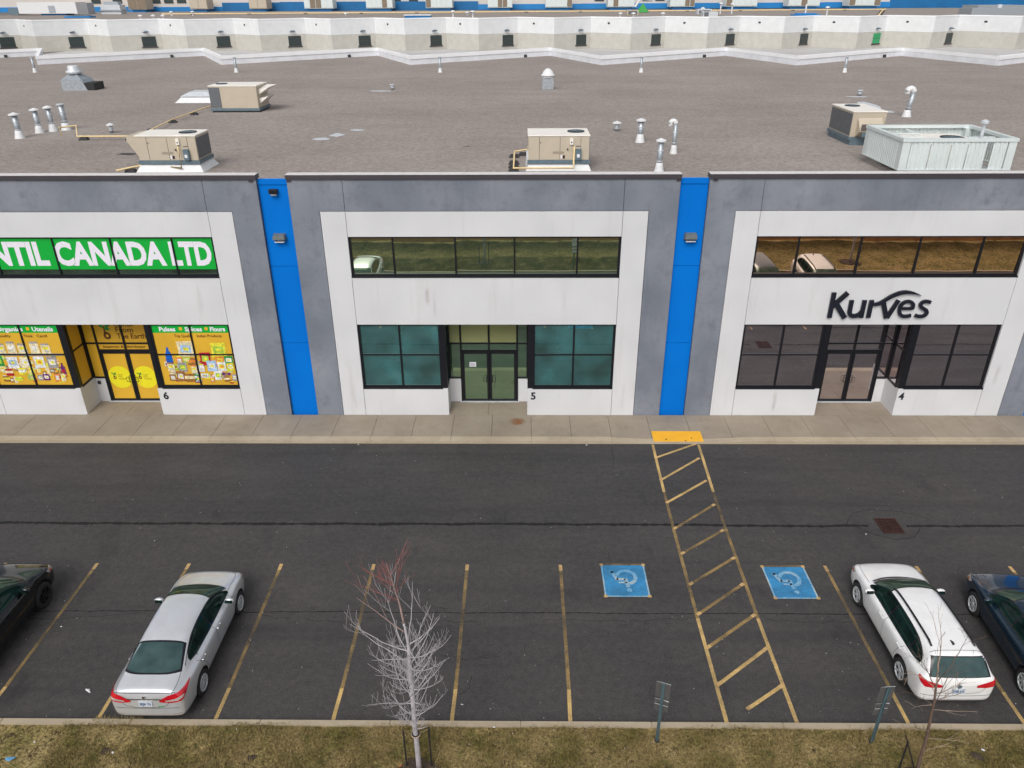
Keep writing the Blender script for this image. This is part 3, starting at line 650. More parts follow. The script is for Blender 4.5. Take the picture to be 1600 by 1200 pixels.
# sealed patches on the roof
for i, (x, y, rx, ry) in enumerate(((-8.9, 38.4, .35, .55), (-9.4, 37.3, .45, .35), (-8.2, 39.9, .4, .3), (-9.9, 57.3, .9, .35), (20.9, 49.0, .5, 1.7), (20.8, 46.0, .35, .6), (21.8, 53.0, .7, .3))):
    blob('sealant_patch', x, y, ry, ZR+.006, M['galvl'], bld, i+40, rx/ry, 14, 0.012)
for i, (x, y, rx, ry) in enumerate(((-16.9, 33.6, .8, .35), (-2.4, 35.2, .25, .1))):
    blob('tar_patch', x, y, ry*.6, ZR+.005, M['joint'], bld, i+50, rx/ry, 14, 0.01)

# --- wall lights, camera, notice
def wall_lamp(x, z, lab):
    t = thing('wall_light', (x, Y0+.14, z), lab, 'wall light', 'wall lights on the blue strips')
    MB().hexa([(x-.22, Y0-.12, z-.10), (x+.22, Y0-.12, z-.10), (x+.24, Y0+.138, z-.17), (x-.24, Y0+.138, z-.17), (x-.19, Y0-.09, z+.06), (x+.19, Y0-.09, z+.06), (x+.22, Y0+.138, z+.10), (x-.22, Y0+.138, z+.10)]).build('housing', plain('lamp_grey', (0.13, 0.15, 0.15), .5), t, bevel=.02)
    MB().box(x-.17, x+.17, Y0-.06, Y0+.10, z-.20, z-.175).build('lens', M['label'], t)
wall_lamp(-8.62, 7.38, 'grey wedge wall light on the left blue strip below the camera'); wall_lamp(6.02, 7.38, 'grey wedge wall light alone on the right blue strip')
t = thing('security_camera', (-8.62, Y0+.14, 8.97), 'small black box shaped camera near the top of the left blue strip', 'camera')
MB().box(-8.76, -8.46, Y0-.04, Y0+.138, 8.90, 9.05).build('housing', M['dark'], t, bevel=.015); MB().box(-8.72, -8.50, Y0-.055, Y0-.042, 8.91, 9.02).build('window', M['trim'], t); MB().box(-8.70, -8.50, Y0-.02, Y0+.135, 8.84, 8.895).build('bracket', M['galv'], t)
t = thing('paper_notice', (-1.96, 27.71, 1.8), 'white printed paper notice taped inside the left glass door of the middle unit', 'notice')
MB().box(-2.06, -1.80, 27.738, 27.742, 1.70, 1.90).build('sheet', M['vw'], t)
mb = MB()
for k in range(5): mb.box(-2.03, -1.84+.02*(k % 2), 27.732, 27.735, 1.73+.03*k, 1.738+.03*k)
mb.build('print', M['seam'], t)
t = thing('door_intercom', (-17.1, 27.72, 1.0), 'small dark square call plate on the white low wall beside the amber doors', 'intercom')
MB().box(-17.28, -17.16, 27.70, 27.738, .92, 1.06).build('plate', M['seam'], t)
# ================================================================== SIGNS
def lettering(par, txt, x0, z0, h, y, mat, width=None, bold=0.02, name='lettering', shear=0.0):
    mb, w = text_mb(txt, x0, z0, h, y, width, bold, shear); mb.build(name, mat, par); return w
S0 = lambda u: CX[0]+u*SX[0]
# green banner in the upper windows
t = thing('window_banner', (CX[0], YG, 6.1), 'long green window banner with large white capitals reading CANADA LTD', 'banner')
for a, b in zip(UP[:-1], UP[1:]): MB().box(S0(a)+.03, S0(b)-.03, YG-.016, YG-.010, 6.14, 7.33).build('banner_sheet', M['vg'], t)
lettering(t, 'CANTIL', -20.66, 6.33, 0.82, YG-.020, M['vw'], 3.50, 0.062)
lettering(t, 'CANADA', -16.90, 6.33, 0.82, YG-.020, M['vw'], 4.02, 0.062)
lettering(t, 'LTD', -12.70, 6.33, 0.82, YG-.020, M['vw'], 1.50, 0.062)
for i, (x, w_, h_, mt) in enumerate(((-19.7, .25, .15, 'vw'), (-18.5, .2, .1, 'galvl'), (-15.2, .18, .14, 'vyl'), (-14.9, .22, .08, 'label'), (-13.6, .16, .16, 'litterb'), (-13.9, .1, .06, 'label'), (-12.1, .18, .12, 'litterb'), (-12.5, .1, .05, 'vw'), (-11.7, .14, .1, 'g5u'))):
    pass
# amber window graphics
def graphic(x0, x1, label, head, sub, seed, items):
    t = thing('window_graphic', ((x0+x1)/2, YG, 1.4), label, 'window graphic')
    y = YG-.012
    MB().box(x0+.03, x1-.03, y-.004, y, 1.39, 3.62).build('background', M['vy'], t)
    MB().box(x0+.03, x1-.03, y-.004, y, 3.622, 3.95).build('header_band', M['vg'], t)
    for tx, xx, ww in head:
        if tx == '.': MB().box(xx, xx+.12, y-.010, y-.006, 3.73, 3.85).build('square_mark', M['tact'], t)
        else: lettering(t, tx, xx, 3.69, .17, y-.008, M['vw'], ww, .05)
    for tx, xx, ww in sub: lettering(t, tx, xx, 3.44, .11, y-.008, M['vbr'], ww, .03)
    rr = random.Random(seed); per = []
    def put(c, vs, dz): per.append((c, [(a, y-.006-dz*.00022, b) for a, b in vs]))
    ex = []
    for q in range(46):
        xx = rr.uniform(x0+.22, x1-.22); zz = rr.uniform(1.46, 2.25) if q < 38 else rr.uniform(2.2, 2.5)
        ex.append((rr.choice(['jar', 'bag', 'can', 'bag', 'jar']), xx, zz, rr.uniform(.12, .24), rr.uniform(.14, .30), rr.choice(['cream', 'brown', 'grey', 'yellow', 'orange', 'white', 'green', 'lime', 'cream', 'brown', 'red', 'purple']), rr.choice(['white', 'brown', 'cream', 'yellow', 'paleblue', 'orange', 'grey'])))
    items = ex+items
    for i, (kind, cx, cz, w, h, col, lid) in enumerate(items):
        d = i*.9; per = []
        if kind == 'jar':
            put(col, [(cx-w/2, cz), (cx+w/2, cz), (cx+w/2*.96, cz+h*.84), (cx-w/2*.96, cz+h*.84)], d)
            put(lid, [(cx-w*.42, cz+h*.84), (cx+w*.42, cz+h*.84), (cx+w*.42, cz+h), (cx-w*.42, cz+h)], d)
            put('yellow' if rr.random() < .7 else 'white', [(cx-w*.30, cz+h*.40), (cx+w*.30, cz+h*.40), (cx+w*.30, cz+h*.66), (cx-w*.30, cz+h*.66)], d+1)
            put('cream', [(cx-w*.30, cz+h*.16), (cx+w*.30, cz+h*.16), (cx+w*.30, cz+h*.40), (cx-w*.30, cz+h*.40)], d+1)
            put('paleblue', [(cx-w*.2, cz+h*.22), (cx+w*.2, cz+h*.22), (cx+w*.2, cz+h*.30), (cx-w*.2, cz+h*.30)], d+2)
        elif kind == 'bag':
            put(col, [(cx-w/2, cz), (cx+w/2, cz+h*.03), (cx+w*.47, cz+h*.5), (cx+w/2, cz+h), (cx-w/2, cz+h*.97), (cx-w*.46, cz+h*.5)], d)
            put(lid, [(cx-w*.33, cz+h*.30), (cx+w*.30, cz+h*.26), (cx+w*.32, cz+h*.72), (cx-w*.30, cz+h*.76)], d+1)
            put('yellow' if lid != 'yellow' else 'orange', [(cx-w*.16, cz+h*.40), (cx+w*.18, cz+h*.38), (cx+w*.16, cz+h*.60), (cx-w*.14, cz+h*.60)], d+2)
        elif kind == 'can':
            put(col, [(cx-w/2, cz), (cx-w*.3, cz-h*.08), (cx+w*.3, cz-h*.08), (cx+w/2, cz), (cx+w/2, cz+h*.85), (cx+w*.3, cz+h*.93), (cx-w*.3, cz+h*.93), (cx-w/2, cz+h*.85)], d)
            put(lid, [(cx-w/2, cz+h*.3), (cx+w/2, cz+h*.3), (cx+w/2, cz+h*.66), (cx-w/2, cz+h*.66)], d+1)
        elif kind == 'bottle':
            put(col, [(cx-w/2, cz), (cx+w/2, cz), (cx+w*.46, cz+h*.55), (cx+w*.2, cz+h*.78), (cx+w*.14, cz+h), (cx-w*.14, cz+h), (cx-w*.2, cz+h*.78), (cx-w*.46, cz+h*.55)], d)
            put(lid, [(cx-w*.3, cz+h*.15), (cx+w*.3, cz+h*.15), (cx+w*.3, cz+h*.42), (cx-w*.3, cz+h*.42)], d+1)
        mb = MB()
        for c_, vs_ in per: mb.add(vs_, [tuple(range(len(vs_)))])
        o = mb.build('product_print', PR[PN.index(per[0][0])], t); used = [per[0][0]]
        for q, (c_, vs_) in enumerate(per):
            if c_ not in used: used.append(c_); o.data.materials.append(PR[PN.index(c_)])
            o.data.polygons[q].material_index = used.index(c_)
    return t
rg2 = random.Random(21)
itemsR = [('bag', -12.88, 2.62, .66, .66, 'cream', 'paleblue'), ('bag', -11.62, 2.60, .60, .62, 'yellow', 'lime'), ('bottle', -13.60, 2.36, .26, .66, 'blue', 'blue'), ('bag', -12.2, 2.25, .42, .56, 'red', 'lime'),
          ('bag', -11.3, 2.3, .34, .36, 'green', 'white'), ('bag', -11.65, 2.3, .34, .34, 'orange', 'yellow'), ('jar', -13.22, 2.3, .26, .36, 'orange', 'yellow'), ('can', -12.75, 2.28, .34, .32, 'brown', 'orange'),
          ('bag', -12.95, 2.35, .3, .26, 'lime', 'cream'), ('jar', -13.6, 2.0, .28, .38, 'cream', 'brown'), ('bag', -13.15, 1.96, .34, .42, 'grey', 'lime'), ('bag', -12.0, 2.0, .38, .46, 'paleblue', 'white'),
          ('jar', -12.42, 1.98, .22, .34, 'white', 'yellow'), ('bag', -11.62, 2.0, .34, .40, 'white', 'yellow'), ('bag', -11.28, 2.02, .26, .34, 'yellow', 'white'), ('jar', -12.72, 1.92, .22, .34, 'cream', 'orange'),
          ('jar', -13.62, 1.58, .26, .34, 'brown', 'cream'), ('bag', -13.3, 1.55, .32, .46, 'brown', 'white'), ('can', -12.95, 1.56, .40, .36, 'brown', 'cream'), ('can', -12.58, 1.56, .18, .26, 'grey', 'yellow'),
          ('bag', -12.36, 1.72, .28, .18, 'white', 'grey'), ('jar', -12.08, 1.52, .16, .24, 'orange', 'white'), ('bag', -11.84, 1.62, .26, .40, 'white', 'lime'), ('bag', -11.5, 1.82, .34, .12, 'purple', 'purple'),
          ('can', -11.5, 1.56, .22, .24, 'brown', 'cream'), ('bag', -11.2, 1.58, .18, .30, 'grey', 'white')]
graphic(S0(1.75), S0(4.87), 'amber shop window graphic headed Pulses Spices Flours above crowded food packets', [('Pulses', -13.74, .62), ('.', -12.98, 0), ('Spices', -12.76, .66), ('.', -12.00, 0), ('Flours', -11.80, .58)],
        [('Top Quality', -13.22, .70), ('Indian Products', -12.35, .95)], 4, itemsR)
lw = [20.45, 20.05, 19.62, 19.2, 18.72, 18.3]
itemsL = [('jar', -x_-.0, 2.76, .36, .50 if k % 2 == 0 else .42, 'cream', 'grey') for k, x_ in enumerate(lw)]
itemsL += [('bag', -19.2, 2.66, 3.0, .10, 'grey', 'grey')]
itemsL += [('bag', -20.3, 2.2, .4, .46, 'green', 'lime'), ('bag', -19.75, 2.12, .44, .5, 'white', 'paleblue'), ('bag', -19.25, 2.14, .4, .48, 'cream', 'white'), ('bag', -18.7, 2.14, .42, .5, 'white', 'yellow'), ('bag', -18.2, 2.12, .40, .52, 'grey', 'white'),
           ('can', -20.0, 1.82, .3, .3, 'red', 'cream'), ('can', -19.5, 1.86, .26, .3, 'yellow', 'white'), ('bottle', -17.86, 1.86, .18, .5, 'purple', 'red'), ('jar', -19.1, 1.9, .24, .3, 'yellow', 'cream'),
           ('can', -20.2, 1.56, .26, .24, 'brown', 'yellow'), ('can', -19.7, 1.58, .28, .2, 'yellow', 'lime'), ('bag', -19.2, 1.62, .3, .24, 'lime', 'grey'), ('bag', -18.85, 1.6, .22, .24, 'grey', 'white'), ('bag', -18.6, 1.6, .26, .28, 'purple', 'white'),
           ('jar', -18.18, 1.55, .22, .40, 'orange', 'brown'), ('jar', -17.94, 1.57, .18, .38, 'cream', 'brown')]
graphic(S0(-4.87), S0(-1.75), 'amber shop window graphic headed Organics Utensils above a shelf of jars', [('Organics', -19.98, 1.02), ('.', -18.82, 0), ('Utensils', -18.60, .80)],
        [('Commodity', -20.3, .80), ('Think', -19.0, .36), ('Cantil', -18.5, .40)], 9, itemsL)
# door graphics of the amber unit
dxc = S0(0.03); yv = 27.745
t = thing('entrance_graphic', (dxc, 27.74, 2.5), 'amber transom graphic with brown sprout emblem and words From The Earth', 'window graphic')
lettering(t, 'Cantil', -16.05, 3.45, .22, yv, M['vbr'], .75, .01); lettering(t, 'From', -16.02, 3.20, .22, yv, M['vbr'], .70, .01); lettering(t, 'The Earth', -16.02, 2.93, .22, yv, M['vbr'], 1.15, .01)
lettering(t, 'Importer & Distributor', -16.68, 2.53, .10, yv, M['vbr'], 1.7, .02)
def sprout(par, cx, cz, k, y):
    mb = MB(); ring = []
    n = 18
    for j in range(n):
        a, b = 2*math.pi*j/n, 2*math.pi*(j+1)/n
        mb.quad(*[(cx+k*r_*math.cos(q), y, cz+k*(r_*1.1*math.sin(q))) for r_, q in ((.10, a), (.10, b), (.23, b), (.23, a))])
    mb.quad((cx-.16*k, y, cz+.12*k), (cx-.02*k, y, cz+.18*k), (cx-.08*k, y, cz+.62*k), (cx-.12*k, y, cz+.62*k)); mb.build('emblem', M['vbr'], par)
    mb = MB()
    for ax, az, bx_, bz_ in ((-.1, .6, .34, .74), (-.1, .56, -.42, .82), (-.1, .5, .30, .40)):
        a = Vector((ax, az)); b = Vector((bx_, bz_)); d = (b-a); nn = Vector((-d.y, d.x))*.32
        pts = [a, a+d*.35+nn*.8, a+d*.7+nn*.7, b, a+d*.7-nn*.5, a+d*.35-nn*.8]
        mb.add([(cx+p.x*k, y, cz+p.y*k) for p in pts], [tuple(range(6))])
    mb.build('leaf', PR[PN.index('green')], par)
sprout(t, -16.40, 3.05, .62, yv-.001)
for sg, lab in ((-1, 'left'), (1, 'right')):
    cx_ = dxc+sg*.52; t = thing('door_sticker', (cx_, 27.73, 1.25), 'round yellow sticker with sprout emblem on the %s amber door' % lab, 'sticker')
    n = 40; cz_ = 1.22; rx, rz_ = .475, .50
    MB().add([(cx_+rx*math.cos(2*math.pi*k/n), yv, cz_+rz_*math.sin(2*math.pi*k/n)) for k in range(n)], [tuple(range(n))]).build('disc', M['vyl'], t)
    sprout(t, cx_-.22, 1.20, .28, yv-.002)
    for q, tx in enumerate(('Cantil', 'From', 'The Earth')): lettering(t, tx, cx_-.08, 1.30-q*.09, .055, yv-.002, M['vbr'], None, .02)
# black raised sign on the right unit
t = thing('fascia_sign', (13.2, Y0, 4.3), 'raised black letters reading Kurves with a long swoosh over the white band', 'sign')
def stroke(mb, pts, w, closed=False, y0=Y0-.10, y1=Y0-.03):
    pts = [Vector(p) for p in pts]; 
    if len(pts) > 3:                       # Catmull-Rom refine
        q = []
        for i in range(len(pts)-1):
            p0, p1, p2, p3 = pts[max(i-1, 0)], pts[i], pts[i+1], pts[min(i+2, len(pts)-1)]
            for k in range(6):
                u = k/6; q.append(.5*((2*p1)+(p2-p0)*u+(2*p0-5*p1+4*p2-p3)*u*u+(3*p1-3*p2+p3-p0)*u**3) if True else None)
        pts = q+[pts[-1]]
    n = len(pts); ws = w if hasattr(w, '__len__') else [w]*n
    L = []
    for i, p in enumerate(pts):
        d = (pts[min(i+1, n-1)]-pts[max(i-1, 0)]).normalized(); nn = Vector((-d.y, d.x))*ws[min(i, len(ws)-1)]/2; L.append((p+nn, p-nn))
    for (a, b), (c, d) in zip(L[:-1], L[1:]):
        mb.hexa([(b.x, y0, b.y), (d.x, y0, d.y), (d.x, y1, d.y), (b.x, y1, b.y), (a.x, y0, a.y), (c.x, y0, c.y), (c.x, y1, c.y), (a.x, y1, a.y)])
    return mb
def letter(nm, strokes):
    mb = MB()
    for i, (pts, w) in enumerate(strokes): stroke(mb, pts, w, y0=Y0-.10+i*.0012, y1=Y0-.03+i*.0012)
    mb.build('letter', M['letter'], t, fix=True)
w_ = .165
letter('K', [([(11.43, 5.29), (11.43, 4.30)], w_), ([(11.93, 5.28), (11.44, 4.72)], .175), ([(11.58, 4.86), (12.0, 4.29)], .185)])
letter('u', [([(12.13, 4.99), (12.13, 4.66), (12.145, 4.48), (12.24, 4.385), (12.38, 4.375), (12.50, 4.43), (12.58, 4.54)], .155), ([(12.60, 4.99), (12.60, 4.30)], .155)])
letter('r', [([(12.86, 4.99), (12.86, 4.30)], .155)])
letter('v', [([(13.27, 4.97), (13.53, 4.29)], .165), ([(13.83, 4.99), (13.55, 4.29)], .155)])
letter('e', [([(13.95, 4.665), (14.40, 4.665)], .10), ([(14.40, 4.63), (14.41, 4.79), (14.33, 4.90), (14.20, 4.94), (14.06, 4.90), (13.97, 4.79), (13.945, 4.64), (13.98, 4.49), (14.07, 4.39), (14.22, 4.355), (14.42, 4.39)], .125)])
letter('s', [([(15.02, 4.90), (14.90, 4.94), (14.77, 4.93), (14.68, 4.85), (14.70, 4.74), (14.80, 4.67), (14.92, 4.60), (14.975, 4.50), (14.93, 4.40), (14.82, 4.355), (14.69, 4.36), (14.57, 4.40)], .125)])
mb = MB(); tp_ = [(12.90, 4.885), (13.05, 4.90), (13.15, 4.94), (13.30, 5.05), (13.45, 5.165), (13.60, 5.26), (13.77, 5.335), (13.92, 5.365), (14.05, 5.37), (14.20, 5.345), (14.35, 5.30), (14.48, 5.24), (14.62, 5.17)]
bt_ = [(12.92, 4.77), (13.04, 4.775), (13.16, 4.80), (13.29, 4.88), (13.42, 4.985), (13.56, 5.075), (13.70, 5.15), (13.85, 5.205), (14.0, 5.235), (14.17, 5.245), (14.33, 5.235), (14.47, 5.21), (14.615, 5.168)]
for (a, b), (c, d) in zip(zip(tp_[:-1], bt_[:-1]), zip(tp_[1:], bt_[1:])):
    ya, yb_ = Y0-.115, Y0-.035
    mb.hexa([(b[0], ya, b[1]), (d[0], ya, d[1]), (d[0], yb_, d[1]), (b[0], yb_, b[1]), (a[0], ya, a[1]), (c[0], ya, c[1]), (c[0], yb_, c[1]), (a[0], yb_, a[1])])
mb.build('swoosh', M['letter'], t)

# ================================================================== ROOF EQUIPMENT
def curb(t, x0, x1, y0, y1, z1, mat=None, fl=.12):
    MB().hexa([(x0-fl, y0-fl, ZR), (x1+fl, y0-fl, ZR), (x1+fl, y1+fl, ZR), (x0-fl, y1+fl, ZR), (x0, y0, z1), (x1, y0, z1), (x1, y1, z1), (x0, y1, z1)]).build('curb', mat or M['whitemetal'], t)
def fan(t, cx, cy, z, r):
    MB().lathe([(r, 0), (r, .03), (r*.88, .035), (r*.85, .005)], (cx, cy, z), 28).build('fan_ring', M['dark'], t)
    mb = MB().lathe([(.001, .012), (r*.86, .010)], (cx, cy, z-.004), 28); mb.build('fan_well', M['trim'], t)
    mb = MB()
    for k in range(5):
        q = r*(.2+.15*k); mb.lathe([(q-.008, .03), (q+.008, .03)], (cx, cy, z), 24)
    for k in range(6):
        a = math.pi*k/6; mb.tube([(cx-r*.86*math.cos(a), cy-r*.86*math.sin(a), z+.028), (cx+r*.86*math.cos(a), cy+r*.86*math.sin(a), z+.028)], .007, 5)
    mb.lathe([(.001, .045), (.09, .04), (.09, .02)], (cx, cy, z), 12); mb.build('fan_guard', M['slate'], t)
def rtu(loc, label, w, d, z0, z1, fx, coil_side, front=True, hood=None):
    x, y = loc; t = thing('rooftop_unit', (x, y, ZR), label, 'rooftop unit', 'packaged rooftop units')
    MB().box(x-w/2, x+w/2, y, y+d, z0, z1-.05).build('cabinet', M['beige'], t, bevel=.012)
    MB().box(x-w/2-.025, x+w/2+.025, y-.025, y+d+.025, z1-.05, z1).build('top_panel', M['cream'], t, bevel=.01)
    MB().box(x-w/2-.04, x+w/2+.04, y-.04, y+d+.04, z0-.13, z0).build('base_rail', M['slate'], t)
    cs = x+coil_side*(w/2); a, b = sorted((cs, cs+coil_side*.012))
    MB().box(a, b, y+.06, y+d-.06, z0+.06, z1-.12).build('coil', M['coil'], t)
    fan(t, x+fx, y+d*.5, z1, min(.33, d*.34))
    if front:
        for q in (-.32, .02, .36):
            MB().box(x+w*q-.006, x+w*q+.006, y-.006, y-.001, z0+.02, z1-.07).build('panel_seam', M['seam'], t)
        MB().box(x-w*.1, x+w*.09, y-.012, y-.002, z0+.24, z0+.32).build('vent_louvre', plain('louvre', (.33, .28, .22)), t)
        MB().box(x+w*.30-.05, x+w*.30+.16, y-.14, y-.002, z0+.02, z0+.42).build('disconnect_box', M['slate'], t, bevel=.01)
        MB().box(x+w*.30+.0, x+w*.30+.10, y-.147, y-.141, z0+.12, z0+.24).build('box_label', M['label'], t)
        MB().box(x+w*.18, x+w*.18+.12, y-.08, y-.002, z1-.34, z1-.12).build('flue_cap', M['cream'], t); MB().lathe([(.001, 0), (.03, 0)], (x+w*.18+.06, y-.083, z1-.26), 10, 'y').build('flue_hole', M['dark'], t)
        MB().box(x+w*.03, x+w*.03+.17, y-.01, y-.002, z0+.06, z0+.18).build('rating_label', M['label'], t); MB().box(x+w*.03+.08, x+w*.03+.17, y-.014, y-.011, z0+.06, z0+.18).build('rating_label', M['rust'], t)
        MB().lathe([(.03, 0), (.03, -.05), (.001, -.05)], (x+w*.145, y, z0+.40), 8, 'y').build('gas_port', M['dark'], t)
        MB().lathe([(.02, 0), (.02, -.02), (.001, -.02)], (x-w*.30, y, z1-.28), 8, 'y').build('knob', M['dark'], t)
        MB().box(x+w*.28, x+w*.36, y-.01, y-.002, z1-.42, z1-.40).build('badge', M['dark'], t)
    return t
t = rtu((1.43, 29.90), 'beige rooftop unit with fan on its white kerb behind the middle unit parapet', 2.30, 1.62, 9.40, 10.32, .68, 1)
curb(t, .30, 2.56, 29.94, 31.5, 9.27); MB().box(.20, .29, 29.95, 30.25, 9.3, 9.72).build('side_fitting', M['galvl'], t)
t = rtu((-13.48, 29.90), 'beige rooftop unit with fan and left hood, nearest the green banner', 2.28, 1.42, 9.42, 10.35, .62, 1)
curb(t, -14.6, -12.36, 29.94, 31.28, 9.29, fl=.18)
MB().hexa([(-14.97, 29.93, 10.12), (-14.62, 29.93, 9.55), (-14.62, 31.2, 9.55), (-14.97, 31.2, 10.12), (-14.97, 29.93, 10.31), (-14.62, 29.93, 10.34), (-14.62, 31.2, 10.34), (-14.97, 31.2, 10.31)]).build('intake_hood', M['beige'], t)
t = rtu((-16.55, 46.6), 'beige rooftop unit farther back with a propped right hood on a dark base', 2.75, 2.1, 9.22, 10.45, -.95, -1, front=False)
MB().box(-17.93, -17.30, 46.585, 46.598, 9.25, 10.35).build('coil', M['coil'], t); MB().box(-17.9, -15.2, 46.6, 48.7, ZR, 9.09).build('curb', M['dark'], t)
for z0, z1, dx_ in ((9.95, 10.35, .62), (9.45, 9.85, .50)):
    MB().hexa([(-15.16, 46.9, z0), (-15.15, 46.9, z0), (-15.15, 48.5, z0), (-15.16, 48.5, z0), (-15.16, 46.9, z1-.12), (-15.16+dx_, 46.9, z1-.02), (-15.16+dx_, 48.5, z1-.02), (-15.16, 48.5, z1)]).build('intake_hood', M['cream'], t)
MB().box(-16.4, -15.9, 46.59, 46.598, 9.3, 9.7).build('access_panel', M['beige'], t)
t = rtu((15.25, 35.3), 'beige rooftop unit with fan and front intake hood left of the white screen', 1.45, 2.6, 9.34, 10.42, -.1, -1, front=False)
# its fan sits at the far end
for o in list(t.children):
    if o.name.startswith('fan'): o.location.y += .55
MB().box(14.55, 15.95, 35.25, 37.9, ZR, 9.22).build('curb', M['slate'], t)
MB().hexa([(14.75, 34.85, 9.62), (15.8, 34.85, 9.62), (15.8, 35.29, 9.35), (14.75, 35.29, 9.35), (14.75, 34.85, 9.66), (15.8, 34.85, 9.66), (15.8, 35.29, 10.15), (14.75, 35.29, 10.15)]).build('intake_hood', M['beige'], t)
MB().box(14.85, 15.75, 34.83, 34.845, 9.40, 9.60).build('hood_filter', M['slate'], t); MB().box(14.78, 15.78, 34.835, 34.848, 9.66, 9.94).build('hood_mouth', plain('hood_inner', (.12, .10, .09)), t)
MB().box(14.523, 14.53, 35.4, 36.8, 9.45, 10.2).build('access_panel', M['beige'], t)
# white corrugated screen round a unit
sx0, sx1, sy0, sy1, sz0, sz1 = 13.62, 17.66, 28.35, 31.60, 9.30, 10.40
t = thing('equipment_screen', ((sx0+sx1)/2, (sy0+sy1)/2, ZR), 'pale corrugated metal screen boxed around a rooftop unit near the right edge', 'equipment screen')
MB().hexa([(sx0+.7, sy0+.5, ZR), (sx1-.6, sy0+.5, ZR), (sx1-.6, sy1-.4, ZR), (sx0+.7, sy1-.4, ZR), (sx0+.45, sy0+.35, sz0-.01), (sx1-.4, sy0+.35, sz0-.01), (sx1-.4, sy1-.3, sz0-.01), (sx0+.45, sy1-.3, sz0-.01)]).build('curb', M['whitemetal'], t)
def cor_sheet(a, b, z0, z1, nrm, name='screen_sheet', pitch=.15):
    a = Vector(a); b = Vector(b); L = (b-a).length; d = (b-a)/L; nn = Vector(nrm); n = max(1, int(L/pitch)); vs = []; fs = []
    prof = [(0, 0), (.35, 0), (.45, .028), (.9, .028), (1, 0)]; P = []
    for k in range(n):
        for u, h in prof[:-1]: P.append(((k+u)*L/n, h))
    P.append((L, 0))
    for u, h in P: q = a+d*u+nn*h; vs += [(q.x, q.y, z0), (q.x, q.y, z1)]
    for i in range(len(P)-1): fs.append((2*i, 2*i+2, 2*i+3, 2*i+1))
    return MB().add(vs, fs).build(name, M['screen'], t)
e = .03
edges = [sx0+.30, sx0+1.02, sx0+1.75, sx0+2.35, sx0+3.02, sx0+3.22, sx1-.30]
for i, (a, b) in enumerate(zip(edges[:-1], edges[1:])):
    if i == 4: continue                         # missing strip: one sheet is gone
    cor_sheet((a+.012, sy0+e), (b-.012, sy0+e), sz0+.03, sz1-.1, (0, -1))
cor_sheet((sx0+e, sy1-.25), (sx0+e, (sy0+sy1)/2), sz0+.03, sz1-.1, (-1, 0)); cor_sheet((sx0+e, (sy0+sy1)/2-.02), (sx0+e, sy0+.25), sz0+.03, sz1-.1, (-1, 0))
cor_sheet((sx1-e, sy0+.25), (sx1-e, sy1-.25), sz0+.03, sz1-.1, (1, 0)); cor_sheet((sx0+.25, sy1-e), (sx1-.25, sy1-e), sz0+.03, sz1-.1, (0, 1))
for x in (sx0, sx1-.28):
    for y in (sy0, sy1-.28): MB().box(x, x+.28, y, y+.28, sz0, sz1-.11).build('corner_panel', M['screen'], t)
mb = MB()
for x0, x1, y0, y1 in ((sx0-.03, sx1+.03, sy0-.03, sy0+.14), (sx0-.03, sx1+.03, sy1-.14, sy1+.03), (sx0-.03, sx0+.14, sy0+.142, sy1-.142), (sx1-.14, sx1+.03, sy0+.142, sy1-.142)): mb.box(x0, x1, y0, y1, sz1-.11, sz1)
mb.build('top_rail', M['screen'], t)
mb = MB()
for x0, x1, y0, y1 in ((sx0-.01, sx1+.01, sy0-.01, sy0+.08), (sx0-.01, sx1+.01, sy1-.08, sy1+.01), (sx0-.01, sx0+.08, sy0+.082, sy1-.082), (sx1-.08, sx1+.01, sy0+.082, sy1-.082)): mb.box(x0, x1, y0, y1, sz0-.01, sz0+.03)
mb.build('bottom_rail', M['screen'], t)
mb = MB()
for x, y, x2, y2 in ((sx0+.15, sy0+2.0, sx0+1.5, sy0+2.0), (sx0+1.5, sy0+2.0, sx0+1.5, sy1-.1), (sx0+.9, sy0+.15, sx0+1.3, sy0+.6), (sx0+1.7, sy0+.15, sx0+1.3, sy0+.6), (sx1-.15, sy0+1.2, sx1-1.1, sy0+1.2), (sx0+.15, sy0+1.2, sx0+1.3, sy0+1.2)): mb.tube([(x, y, sz1-.16), (x2, y2, sz1-.16)], .03, 4)
mb.build('brace', M['screen'], t)
t = thing('rooftop_unit', (15.6, 30.1, ZR), 'cream rooftop unit seen inside the pale corrugated screen', 'rooftop unit', 'packaged rooftop units')
MB().box(14.5, 16.95, 29.15, 31.3, 9.3, 10.05).build('cabinet', M['beige'], t); MB().box(14.45, 17.0, 29.1, 31.35, 10.05, 10.1).build('top_panel', M['cream'], t); fan(t, 16.4, 30.4, 10.1, .42)
MB().tube([(16.55, 28.75, 9.4), (16.55, 28.75, 10.85)], .06, 10).lathe([(.14, 10.85), (.14, 10.93), (.05, 10.98), (.001, 10.98)], (16.55, 28.75, 0), 12).build('flue_pipe', M['galvl'], t)
MB().box(16.48, 16.62, 28.86, 29.3, 9.2, 10.0).build('disconnect_box', PR[PN.index('blue')], t)
mb = MB().tube([(15.9, 28.3, 9.12), (17.1, 28.3, 9.12)], .035, 6); mb.build('gas_line', M['tact'], t)

